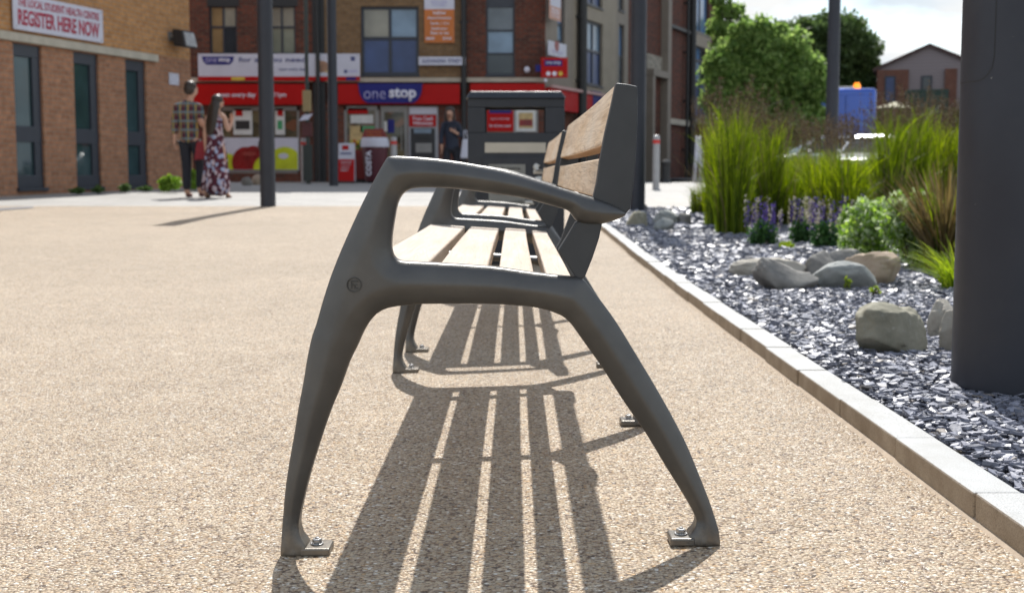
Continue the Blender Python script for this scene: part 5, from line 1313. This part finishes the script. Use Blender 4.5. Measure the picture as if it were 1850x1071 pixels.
# salvias: low green mound, violet and cream spikes
F_SALV = foliage((.030, .09, .022), (.075, .16, .04), 'salvia leaves', .35); F_VIO = foliage((.055, .035, .16), (.11, .075, .27), 'violet flower spikes', .25); F_CRM = foliage((.34, .31, .21), (.50, .46, .36), 'cream flower spikes', .25)
def salvia(px, pyb, w, label, nv, nc):
    q = G(px, pyb, .03); o = empty('salvia', q, label, 'flowering plant', 'salvias in front of the tall grass'); s = q.y/F*w
    C = blob_points((0, 0, .06), (s*.55, s*.45, .13), 900, .2); C = C[C[:, 2] > 0]; lst = [leaf_quads(C, .035)]; mts = [F_SALV]; cnt = [len(C)]
    for nm, n, mat in (('violet_spikes', nv, F_VIO), ('cream_spikes', nc, F_CRM)):
        pts = []
        for k in range(n):
            a = rng.random()*6.28; r = s*.55*math.sqrt(rng.random()); h = rng.uniform(.12, .31); m = 40; z = rng.random(m); zz_ = np.where(np.arange(m) < 12, z*(.10+h*.3), .10+h*.25+z*h*.6); z0_ = np.where(np.arange(m) < 12, np.clip(zz_/.12, 0, 1), 1)
            x, y = r*math.cos(a)*1.2, r*math.sin(a)
            pts.append(np.stack([x*z0_+rng.normal(0, .006, m), y*z0_+rng.normal(0, .006, m), zz_], 1))
        if pts:
            VF = leaf_quads(np.concatenate(pts), .014, aspect=.7); lst.append(VF); mts.append(mat); cnt.append(len(VF[1]))
    me = cat_mesh('flowering_mound', lst); [me.materials.append(m) for m in mts]
    me.polygons.foreach_set('material_index', np.repeat(np.arange(len(cnt)), cnt).astype(np.int32)); link('flowering_mound', me, o)
    return o
salvia(1378, 444, 52, 'leftmost salvia with violet spikes over a dark green mound', 22, 8)
salvia(1450, 440, 44, 'salvia with mostly cream spikes between two violet ones', 9, 16)
salvia(1492, 448, 54, 'salvia with violet and cream spikes behind the stone group', 15, 10)
salvia(1536, 444, 46, 'rightmost salvia with violet spikes beside the pale leafy shrub', 18, 4)
# variegated leafy shrubs
F_VAR = foliage((.18, .28, .08), (.55, .60, .42), 'variegated leaves', .45)
F_LEAF = foliage((.13, .25, .03), (.34, .47, .10), 'fresh leaves', .55)
def shrub(px, pyb, wpx, hpx, mats, n, leaf, label, cat='shrub', name='shrub', group=None, split=.5):
    q = G(px, pyb, .03); s = q.y/F; o = empty(name, q, label, cat, group); w, h = wpx*s/2, hpx*s
    sub = blob_points((0, 0, h*.45), (w*.85, w*.7, h*.45), 26, .2); pts = np.concatenate([blob_points(c, (w*.32, w*.32, h*.22), n//26, .1) for c in sub]); pts = pts[pts[:, 2] > .01]
    k = int(len(pts)*split); idx = rng.permutation(len(pts))
    for nm, ii, mt in (('leaves', idx[:k], mats[0]), ('pale_leaves', idx[k:], mats[1])):
        if len(ii):
            V, Fc = leaf_quads(pts[ii], leaf, aspect=.6); me = np_mesh(nm, V, Fc); me.materials.append(mt); link(nm, me, o)
    mb = MB()
    for c in sub[:14]: mb.tube([(0, 0, 0), (c[0]*.5, c[1]*.5, c[2]*.6), tuple(c)], [.006, .005, .003], 5)
    mb.build('stems', M_BARK, o); return o
shrub(1588, 470, 150, 135, (F_LEAF, F_VAR), 4200, .038, 'pale leafy shrub behind the tan boulder, left one of two', group='pale leafy shrubs')
shrub(1648, 486, 110, 155, (F_LEAF, F_VAR), 4000, .038, 'pale leafy shrub next to the bronze sedge, taller of two', group='pale leafy shrubs')
shrub(1560, 462, 96, 95, (F_LEAF, F_VAR), 2600, .036, 'low spreading leafy plant between the salvias and the pale shrubs', group='pale leafy shrubs')
shrub(1415, 451, 38, 14, (F_YEL, F_YEL), 200, .035, 'flat lime green weed at the foot of the leftmost salvia', 'weed', 'weed')
shrub(1531, 526, 14, 30, (F_YEL, F_YEL), 90, .018, 'upright lime weed against the flat topped boulder', 'weed', 'weed')
shrub(1580, 538, 30, 26, (F_YEL, F_YEL), 90, .014, 'sprawling lime weed beside the flat topped boulder', 'weed', 'weed')
# orange flowers among the grass
q = G(1625, 400, .03); o = empty('helenium', q, 'orange daisy flowers on thin stems among the tall grass', 'flowering plant')
mb = MB(); hd = MB(); s = q.y/F
for (px, py) in ((1631, 318), (1655, 320), (1634, 328), (1672, 315), (1655, 312), (1610, 322)):
    p = P(px, py, q.y); x, z = p.x-q.x, p.z-q.z; y = random.uniform(-.1, .1); mb.tube([(x*.3, y, 0), (x*.8, y, z*.6), (x, y, z)], .004, 6); hd.lathe([(.03, 0), (.036, .01), (.012, .02)], (x, y, z), 12)
mb.build('stems', F_GRASS2, o); hd.build('flower_heads', paint((.65, .17, .02), .6, .1, 9, 0, 'orange petals'), o)
# bronze sedge and yellow green grass by the big column
def tuft(px, pyb, n, r, h, lean, mats, label, w=.007, name='sedge'):
    q = G(px, pyb, .03); o = empty(name, q, label, 'grass clump')
    for nm, mt, nn in mats:
        V, Fc, _ = blades(nn, r, h*.5, h, lean, w, .32, 6); me = np_mesh(nm, V, Fc); me.materials.append(mt); link(nm, me, o)
    return o
tuft(1708, 492, 0, .10, .66, .40, (('bronze_blades', F_SEDGE, 360), ('dry_blades', F_TAN, 220), ('green_blades', F_GRASS2, 120)), 'arching bronze sedge between the pale shrub and the big column', .008)
tuft(1738, 525, 0, .09, .30, .85, (('yellow_blades', F_YEL, 300),), 'low yellow green grass tuft at the left side of the big column', .006, 'grass_tuft')
# bush and weeds along the left building
F_LIME = foliage((.14, .26, .03), (.30, .42, .07), 'lime leaves', .4)
def ground_bush(px, pyb, w, hgt, label, Y=None, mats=None, n=1500, leaf=.06, cat='shrub', name='shrub'):
    return shrub(px, pyb, w, hgt, mats or (F_LIME, F_LEAF), n, leaf, label, cat, name, split=.75)
ground_bush(306, 346, 44, 30, 'lime green shrub with white dots at the corner of the low brick building')
ground_bush(350, 343, 34, 34, 'lime green shrub seen between the legs of the walking man')
for i, (px, py, w_, h_, lab) in enumerate([(140, 351, 34, 12, 'low dark weeds below the first two narrow windows'), (178, 349, 26, 14, 'dark weed clump at the foot of the pier by the middle window'), (225, 347, 30, 16, 'weed clump below the right hand narrow window'), (262, 346, 30, 10, 'thin strip of weeds right of the last narrow window')]):
    shrub(px, py, w_, h_, (F_MID, F_DARK), 500, .05, lab, 'weed', 'weed')

# ================================================================ PEOPLE
def skin(name, nodes, edges, mat, parent, sub=2, root=0):
    me = bpy.data.meshes.new(name); me.from_pydata([n[:3] for n in nodes], edges, []); o = bpy.data.objects.new(name, me); COL.objects.link(o)
    m = o.modifiers.new('skin', 'SKIN'); m.use_smooth_shade = True
    for v, n in zip(me.skin_vertices[0].data, nodes): v.radius = (n[3], n[4] if len(n) > 4 else n[3]); v.use_root = False
    me.skin_vertices[0].data[root].use_root = True
    s = o.modifiers.new('sub', 'SUBSURF'); s.levels = sub; s.render_levels = sub
    m2 = evaluated(o); bpy.data.objects.remove(o); bpy.data.meshes.remove(me); smooth_mesh(m2); m2.materials.clear(); m2.materials.append(mat); m2.name = name
    return link(name, m2, parent)
class Sk:
    def __init__(s): s.n = []; s.e = []
    def v(s, x, y, z, r, r2=None, to=None):
        s.n.append((x, y, z, r, r2 or r)); i = len(s.n)-1
        if to is not None: s.e.append((to, i))
        return i
    def chain(s, pts, to):
        for p in pts: to = s.v(*p, to=to)
        return to
    def hand(s, wrist, w, d, side, curl=.5, sc_=1.0):
        """five fingers from the palm; d is the forearm direction, side the thumb side"""
        d = Vector(d).normalized(); sd_ = (Vector(side)-d*Vector(side).dot(d)).normalized(); n = d.cross(sd_).normalized(); w = Vector(w)
        palm = s.v(*(w+d*.055*sc_), .030*sc_, .018*sc_, to=wrist)
        for k, L_ in enumerate((.070, .078, .072, .056)):
            b = w+d*.085*sc_+sd_*(.030-.020*k)*sc_; i = s.v(*b, .0095*sc_, to=palm)
            m = b+d*L_*.5*sc_+n*curl*.012; i = s.v(*m, .0085*sc_, to=i); t = m+(d*(1-curl*.5)+n*curl*.7).normalized()*L_*.5*sc_; s.v(*t, .007*sc_, to=i)
        b = w+d*.03*sc_+sd_*.03*sc_; i = s.v(*b, .012*sc_, to=palm); s.v(*(b+(d*.6+sd_*.7).normalized()*.045*sc_), .010*sc_, to=i)
M_SKIN = paint((.50, .28, .19), .5, .06, 6, 0, 'skin'); M_HAIRD = NT('dark brown hair'); _v = M_HAIRD.coord('Object', (60, 60, 4)); _n = M_HAIRD.noise(_v, 1, 3); M_HAIRD.base(M_HAIRD.ramp(_n.outputs['Fac'], [(.3, (.012, .008, .006)), (.7, (.045, .028, .018))])); M_HAIRD.set(.42, 0, .5); M_HAIRD = M_HAIRD.m
M_TROU = paint((.014, .015, .022), .8, .2, 8, 0, 'black trousers'); M_SHOE = paint((.10, .035, .035), .6, .2, 9, 0, 'maroon shoes')
def plaid():
    t = NT('checked shirt cloth'); tc = t.new('ShaderNodeTexCoord'); sp = t.new('ShaderNodeSeparateXYZ'); t.link(tc.outputs['Object'], sp.inputs[0])
    def band(o, f, ph, th): return t.math('GREATER_THAN', t.math('SINE', t.math('ADD', t.math('MULTIPLY', o, f), ph)), th)
    a = band(sp.outputs[0], 52, 0, .15); b = band(sp.outputs[2], 46, 1, .15); c = band(sp.outputs[0], 52, 2.6, .85); d = band(sp.outputs[2], 46, 3.4, .85)
    k = t.mix(a, (.05, .09, .11), (.16, .015, .022)); k2 = t.mix(b, (.15, .14, .09), (.03, .045, .07)); k = t.mix(.5, k, k2)
    k = t.mix(c, k, (.36, .25, .07)); k = t.mix(d, k, (.14, .20, .23)); t.base(k); t.set(.85, 0, .2); return t.m
M_PLAID = plaid()
def floral():
    t = NT('floral dress cloth'); v = t.coord('Object', (1, 1, .8)); vo = t.new('ShaderNodeTexVoronoi'); vo.inputs['Scale'].default_value = 24; t.link(v, vo.inputs['Vector']); sx = t.new('ShaderNodeSeparateColor'); t.link(vo.outputs['Color'], sx.inputs[0])
    t.base(t.ramp(sx.outputs[0], [(0, (.085, .022, .035)), (.42, (.14, .04, .055)), (.52, (.52, .42, .45)), (.76, (.05, .018, .03)), (.84, (.34, .38, .52)), (1, (.40, .24, .27))], 'CONSTANT')); t.set(.85, 0, .2); return t.m
M_FLOR = floral(); M_BAG = paint((.22, .012, .020), .7, .2, 5, 0, 'red cloth bag'); M_COAT = paint((.016, .022, .040), .75, .25, 6, 0, 'navy coat'); M_LEATH = paint((.20, .11, .07), .6, .2, 8, 0, 'tan sandal')
def face(o, c, yaw, r):
    """eyes and mouth on the head surface, facing yaw (0 = away from the camera)"""
    f = Vector((math.sin(yaw), math.cos(yaw), 0)); s_ = Vector((f.y, -f.x, 0)); c = Vector(c)
    for k in (-1, 1):
        mb = MB(); p = c+f*r*.90+s_*k*.032+Vector((0, 0, .0)); mb.ball(p, .010, 8, 6); mb.build('eye', M_PIPE, o, smooth=True)
    mb = MB(); p = c+f*r*.86+Vector((0, 0, -.062)); mb.ball(p, (.020, .016, .006), 8, 6); mb.build('mouth', M_APR, o, smooth=True)
# --- man in checked shirt, walking away, head turned right
q = G(348, 357); man = empty('person', q, 'man in a checked shirt and black trousers walking away with a woman', 'person', 'people on the plaza'); s = q.y/F
def mk(px, py): return (px-348)*s, (357-py)*s*1.005
def man_pts(inf=0.0): pass
k = Sk(); hip = k.v(-.02, 0, .92, .10, .08); ch = k.chain([(-.03, 0, 1.10, .09, .07), (-.05, 0, 1.30, .11, .07), (-.045, 0, 1.42, .09, .06)], hip)
nk = k.chain([(-.02, 0, 1.50, .055), (.0, .0, 1.56, .052)], ch); hd = k.chain([(.015, .02, 1.63, .082, .092), (.02, .025, 1.70, .090, .098), (.015, .015, 1.765, .06, .065)], nk)
ns = k.v(.09, .075, 1.655, .014, to=hd-1)
ls = k.chain([(-.20, 0, 1.395, .062), (-.245, .0, 1.12, .045), (-.250, -.03, .90, .032)], ch); k.hand(ls, (-.250, -.03, .90), (0, .0, -1), (0, 1, 0), .6)
rs = k.chain([(.12, 0, 1.395, .062), (.17, -.05, 1.16, .046), (.27, .06, 1.05, .034)], ch); k.hand(rs, (.27, .06, 1.05), (1, .6, -.4), (0, .3, 1), .6)
lh = k.chain([(-.10, 0, .86, .095), (-.085, .02, .48, .062), (-.085, -.02, .09, .042)], hip); k.chain([(-.07, .05, .045, .04), (-.055, .15, .035, .032)], lh)
rh = k.chain([(.075, 0, .86, .095), (.115, .06, .48, .06), (.135, -.06, .12, .042)], hip); k.chain([(.14, .0, .06, .04), (.145, .10, .03, .032)], rh)
body = skin('body', k.n, k.e, M_SKIN, man)
face(man, (.02, .025, 1.685), R(62), .098)
k = Sk(); a = k.v(-.02, 0, .80, .150, .118); a = k.chain([(-.02, 0, .92, .155, .12), (-.03, 0, 1.10, .150, .115), (-.05, 0, 1.30, .19, .120), (-.045, 0, 1.43, .145, .10)], a); k.chain([(-.02, 0, 1.50, .068)], a)
k.chain([(-.205, 0, 1.40, .080), (-.248, .0, 1.12, .064), (-.252, -.025, .97, .052)], a); k.chain([(.125, 0, 1.40, .080), (.165, -.045, 1.20, .066)], a); skin('shirt', k.n, k.e, M_PLAID, man)
k = Sk(); a = k.v(-.02, 0, .94, .135, .11); k.chain([(-.10, 0, .85, .108), (-.085, .02, .48, .080), (-.085, -.02, .10, .066)], a); k.chain([(.075, 0, .85, .108), (.115, .06, .48, .078), (.135, -.06, .13, .064)], a); skin('trousers', k.n, k.e, M_TROU, man)
for x, y, z in ((-.075, .04, .045), (.14, .0, .055)):
    k = Sk(); a = k.v(x, y-.07, z-.005, .042); k.chain([(x+.005, y+.05, z-.008, .045, .04), (x+.015, y+.13, z-.018, .034, .026)], a); skin('shoe', k.n, k.e, M_SHOE, man)
hm = MB(); hm.ball((.005, -.005, 1.735), (.098, .108, .082), 16, 10); hm.ball((-.005, -.045, 1.68), (.088, .075, .09), 14, 9); o = hm.build('hair', M_HAIRD, man, smooth=True)
for v in o.data.vertices: v.co += Vector(v.co.normalized())*.012*noise.noise(v.co*40)
# --- woman
q2 = G(392, 358); wo = empty('person', q2, 'woman with long dark hair in a floral dress raising her right hand', 'person', 'people on the plaza')
k = Sk(); hip = k.v(0, 0, .86, .10, .08); ch = k.chain([(.0, 0, 1.02, .075, .06), (.01, 0, 1.18, .085, .065), (.02, 0, 1.27, .08, .06)], hip)
nk = k.chain([(.03, 0, 1.34, .042), (.035, 0, 1.38, .042)], ch); hd = k.chain([(.045, .02, 1.44, .070, .080), (.048, .025, 1.50, .080, .086), (.045, .015, 1.56, .055, .06)], nk); k.v(.115, .06, 1.46, .012, to=hd-1)
ls = k.chain([(-.12, 0, 1.25, .048), (-.16, -.02, 1.0, .036), (-.16, .0, .80, .026)], ch); k.hand(ls, (-.16, 0, .80), (0, 0, -1), (0, 1, 0), .6, .9)
rs = k.chain([(.14, 0, 1.25, .048), (.20, -.03, 1.03, .038), (.235, .10, 1.17, .028)], ch); k.hand(rs, (.235, .10, 1.17), (.0, .25, 1), (-1, 0, 0), .4, .9)
lh = k.chain([(-.08, 0, .80, .085), (-.12, .06, .44, .055), (-.17, -.05, .09, .035)], hip); k.chain([(-.165, .03, .04, .034), (-.155, .12, .03, .026)], lh)
rh = k.chain([(.08, 0, .80, .085), (.12, .0, .44, .055), (.145, .02, .09, .035)], hip); k.chain([(.15, .07, .04, .034), (.165, .15, .03, .026)], rh)
skin('body', k.n, k.e, M_SKIN, wo); face(wo, (.048, .025, 1.475), R(65), .086)
dm = MB(); pr = [(.10, 1.27, 0.01), (.115, 1.16, 0.01), (.098, 1.03, .0), (.135, .86, 0), (.160, .66, .0), (.180, .42, -.005), (.20, .20, -.01), (.205, .08, -.012)]
n = 40; vs = []; fs = []
for i, (r_, z_, ox) in enumerate(pr):
    for j in range(n):
        a = 2*math.pi*j/n; t_ = i/(len(pr)-1); rr_ = r_*(1+.09*t_*math.sin(a*9+i*.4)+.05*t_*math.sin(a*4+1)); zz_ = z_+.05*t_**3*math.sin(a*2+.6)
        vs.append((ox+rr_*math.cos(a), rr_*.78*math.sin(a), zz_))
for i in range(len(pr)-1):
    for j in range(n): fs.append((i*n+j, i*n+(j+1) % n, (i+1)*n+(j+1) % n, (i+1)*n+j))
dm.add(vs, fs); d_ = dm.build('dress', M_FLOR, wo, smooth=True); so_ = d_.modifiers.new('cloth', 'SOLIDIFY'); so_.thickness = .006
for x, y in ((-.165, .04), (.155, .08)):
    k = Sk(); a = k.v(x, y-.06, .03, .036); k.chain([(x+.005, y+.05, .022, .040, .026), (x+.01, y+.11, .018, .032, .018)], a); skin('sandal', k.n, k.e, M_LEATH, wo)
hm = MB(); hm.ball((.035, .0, 1.515), (.092, .102, .080), 16, 10)
k = Sk(); a = k.v(.03, -.03, 1.52, .09, .085); k.chain([(.0, -.07, 1.38, .105, .07), (-.035, -.10, 1.22, .125, .06), (-.06, -.105, 1.06, .11, .05), (-.075, -.10, .95, .055, .03)], a); hh = skin('hair', k.n, k.e, M_HAIRD, wo)
o = hm.build('crown_hair', M_HAIRD, wo, smooth=True)
for ob in (hh, o):
    for v in ob.data.vertices: v.co += Vector((noise.noise(v.co*26), noise.noise(v.co*26+Vector((9, 0, 0))), 0))*.014
q3 = P(361, 277, q.y-.12); bg_ = empty('shoulder_bag', (q3.x, q.y-.13, q.z), 'red cloth bag hanging between the man and the woman', 'bag')
z0 = P(361, 290, q.y).z-q.z; z1 = P(361, 252, q.y).z-q.z
mb = MB(); mb.hexa([(-.09, -.03, z0), (.09, -.035, z0+.02), (.09, .035, z0+.02), (-.09, .03, z0)], [(-.045, -.02, z1-.05), (.08, -.02, z1-.02), (.08, .02, z1-.02), (-.045, .02, z1-.05)]); mb.build('pouch', M_BAG, bg_, bevel=.025, seg=3)
mb = MB(); mb.tube([(-.03, 0, z1-.06), (.03, -.01, z1+.16), (.07, 0, z1-.03)], .010, 8); mb.build('strap', M_BAG, bg_, smooth=True)
# --- woman in navy coat by the cash machine
YW = 27.5; q4 = P(815, 300, YW); wc = empty('person', (q4.x, YW, g(YW)), 'woman in a navy coat holding a hand to her chest near the cash machine', 'person', 'people on the plaza')
fw = -1
k = Sk(); hip = k.v(.02, 0, .84, .09, .08); ch = k.chain([(.01, 0, 1.02, .08, .065), (.0, 0, 1.2, .09, .065), (0, 0, 1.30, .08, .055)], hip)
nk = k.chain([(-.015, 0, 1.37, .044), (-.02, -.01, 1.41, .044)], ch); hd = k.chain([(-.025, -.025, 1.47, .072, .082), (-.025, -.03, 1.53, .082, .09), (-.025, -.02, 1.59, .058, .062)], nk); k.v(-.04, -.125, 1.49, .013, to=hd-1)
ls = k.chain([(-.15, 0, 1.27, .05), (-.20, .0, 1.02, .04), (-.19, -.06, .80, .028)], ch); k.hand(ls, (-.19, -.06, .80), (0, -.1, -1), (0, -1, 0), .5, .9)
rs = k.chain([(.15, 0, 1.27, .05), (.22, -.05, 1.04, .042), (.10, -.17, 1.12, .030)], ch); k.hand(rs, (.10, -.17, 1.12), (-.8, -.1, .5), (0, 0, 1), .7, .9)
lh = k.chain([(-.08, 0, .78, .09), (-.10, -.08, .44, .058), (-.12, -.04, .09, .036)], hip); k.chain([(-.13, -.10, .04, .034), (-.135, -.17, .03, .026)], lh)
rh = k.chain([(.10, 0, .78, .09), (.13, .0, .44, .058), (.16, .10, .10, .036)], hip); k.chain([(.165, .03, .04, .034), (.17, -.03, .03, .026)], rh)
skin('body', k.n, k.e, M_SKIN, wc); face(wc, (-.025, -.03, 1.505), R(190), .09)
k = Sk(); a = k.v(.02, 0, .70, .17, .14); a = k.chain([(.02, 0, .86, .16, .13), (.01, 0, 1.02, .145, .12), (.0, 0, 1.2, .17, .125), (0, 0, 1.31, .135, .10), (-.01, -.005, 1.375, .075, .07)], a)
k.chain([(-.155, 0, 1.27, .068), (-.205, .0, 1.02, .058), (-.195, -.055, .86, .048)], a); k.chain([(.155, 0, 1.27, .068), (.225, -.05, 1.04, .060), (.15, -.135, 1.09, .05)], a); skin('coat', k.n, k.e, M_COAT, wc)
k = Sk(); a = k.v(.02, 0, .84, .13, .11); k.chain([(-.08, 0, .76, .10), (-.10, -.08, .44, .075), (-.12, -.04, .10, .058)], a); k.chain([(.10, 0, .76, .10), (.13, 0, .44, .075), (.16, .10, .11, .058)], a); skin('trousers', k.n, k.e, M_TROU, wc)
hm = MB(); hm.ball((-.02, .015, 1.575), (.102, .105, .092), 16, 10); hm.ball((-.105, .02, 1.42), (.045, .06, .15), 12, 9); hm.ball((.06, .03, 1.42), (.04, .06, .14), 12, 9); o = hm.build('hair', paint((.035, .018, .012), .5, .3, 30, 0, 'auburn hair'), wc, smooth=True)
for v in o.data.vertices: v.co += Vector((noise.noise(v.co*30), noise.noise(v.co*30+Vector((9, 0, 0))), 0))*.012
for x, y in ((-.13, -.09), (.165, .04)):
    k = Sk(); a = k.v(x, y+.07, .035, .040); k.chain([(x, y-.05, .03, .042, .035), (x, y-.12, .022, .032, .024)], a); skin('shoe', k.n, k.e, M_PIPE, wc)
hb_ = empty('carrier_bag', (q4.x+.30, YW-.05, g(YW)), 'white carrier bag held at the side of the woman in the navy coat', 'bag')
mb = MB(); mb.hexa([(-.11, -.05, .58), (.11, -.05, .58), (.11, .05, .58), (-.11, .05, .58)], [(-.06, -.03, .98), (.08, -.03, .98), (.08, .03, .98), (-.06, .03, .98)]); mb.build('pouch', M_WHITE, hb_, bevel=.03, seg=3)
mb = MB(); mb.tube([(-.03, 0, .96), (-.02, 0, 1.15), (.02, 0, 1.18), (.05, 0, .96)], .010, 8); mb.build('handle', M_WHITE, hb_, smooth=True)
# ================================================================ LIGHT
EL, AZ = R(50.5), R(3.2)                     # the sun stands ahead of the camera, a touch to the right
sd = Vector((math.sin(AZ)*math.cos(EL), math.cos(AZ)*math.cos(EL), math.sin(EL)))
sun = bpy.data.lights.new('sun', 'SUN'); sun.energy = 4.0; sun.angle = R(.53); sun.color = (1, .962, .905)
so = bpy.data.objects.new('sun', sun); COL.objects.link(so); so.rotation_euler = sd.to_track_quat('Z', 'Y').to_euler()
w = bpy.data.worlds.new('World'); sc.world = w; w.use_nodes = True
nt = w.node_tree; bg = nt.nodes['Background']
sky = nt.nodes.new('ShaderNodeTexSky'); sky.sky_type = 'NISHITA'; sky.sun_disc = False
sky.sun_elevation = EL; sky.sun_rotation = AZ; sky.altitude = 50; sky.air_density = 1.0; sky.dust_density = .5; sky.ozone_density = 1.0
tc = nt.nodes.new('ShaderNodeTexCoord'); mp = nt.nodes.new('ShaderNodeMapping'); mp.inputs['Scale'].default_value = (1, 1, 2.6)
nt.links.new(tc.outputs['Generated'], mp.inputs['Vector'])
cn = nt.nodes.new('ShaderNodeTexNoise'); cn.inputs['Scale'].default_value = 5.5; cn.inputs['Detail'].default_value = 8; cn.inputs['Roughness'].default_value = .55
nt.links.new(mp.outputs[0], cn.inputs['Vector'])
cr = nt.nodes.new('ShaderNodeValToRGB'); cr.color_ramp.elements[0].position = .0; cr.color_ramp.elements[1].position = .16
# cloud bank low over the horizon, breaking up towards a blue zenith
sx = nt.nodes.new('ShaderNodeSeparateXYZ'); nt.links.new(tc.outputs['Generated'], sx.inputs[0])
mr = nt.nodes.new('ShaderNodeMapRange'); mr.inputs[1].default_value = .05; mr.inputs[2].default_value = .75; mr.inputs[3].default_value = .26; mr.inputs[4].default_value = .43
nt.links.new(sx.outputs[2], mr.inputs[0])
sb = nt.nodes.new('ShaderNodeMath'); sb.operation = 'SUBTRACT'; nt.links.new(cn.outputs['Fac'], sb.inputs[0]); nt.links.new(mr.outputs[0], sb.inputs[1]); nt.links.new(sb.outputs[0], cr.inputs['Fac'])
cn2 = nt.nodes.new('ShaderNodeTexNoise'); cn2.inputs['Scale'].default_value = 9; cn2.inputs['Detail'].default_value = 6; nt.links.new(mp.outputs[0], cn2.inputs['Vector'])
cr2 = nt.nodes.new('ShaderNodeValToRGB'); cr2.color_ramp.elements[0].position = .35; cr2.color_ramp.elements[1].position = .6
cr2.color_ramp.elements[0].color = (3.45, 4.0, 4.5, 1); cr2.color_ramp.elements[1].color = (4.75, 4.78, 4.75, 1); nt.links.new(cn2.outputs['Fac'], cr2.inputs['Fac'])
mx = nt.nodes.new('ShaderNodeMix'); mx.data_type = 'RGBA'
nt.links.new(cr2.outputs['Color'], mx.inputs[7])
nt.links.new(cr.outputs['Color'], mx.inputs[0]); nt.links.new(sky.outputs[0], mx.inputs[6]); nt.links.new(mx.outputs[2], bg.inputs['Color'])
bg.inputs['Strength'].default_value = .145
sc.view_settings.view_transform = 'Standard'; sc.view_settings.look = 'None'; sc.view_settings.gamma = 1; sc.view_settings.exposure = .50
sc.cycles.use_denoising = True
try: sc.cycles.denoiser = 'OPENIMAGEDENOISE'
except Exception: pass
sc.cycles.max_bounces = 8; sc.cycles.transparent_max_bounces = 8; sc.cycles.caustics_reflective = False; sc.cycles.caustics_refractive = False
sc.cycles.sample_clamp_indirect = 6
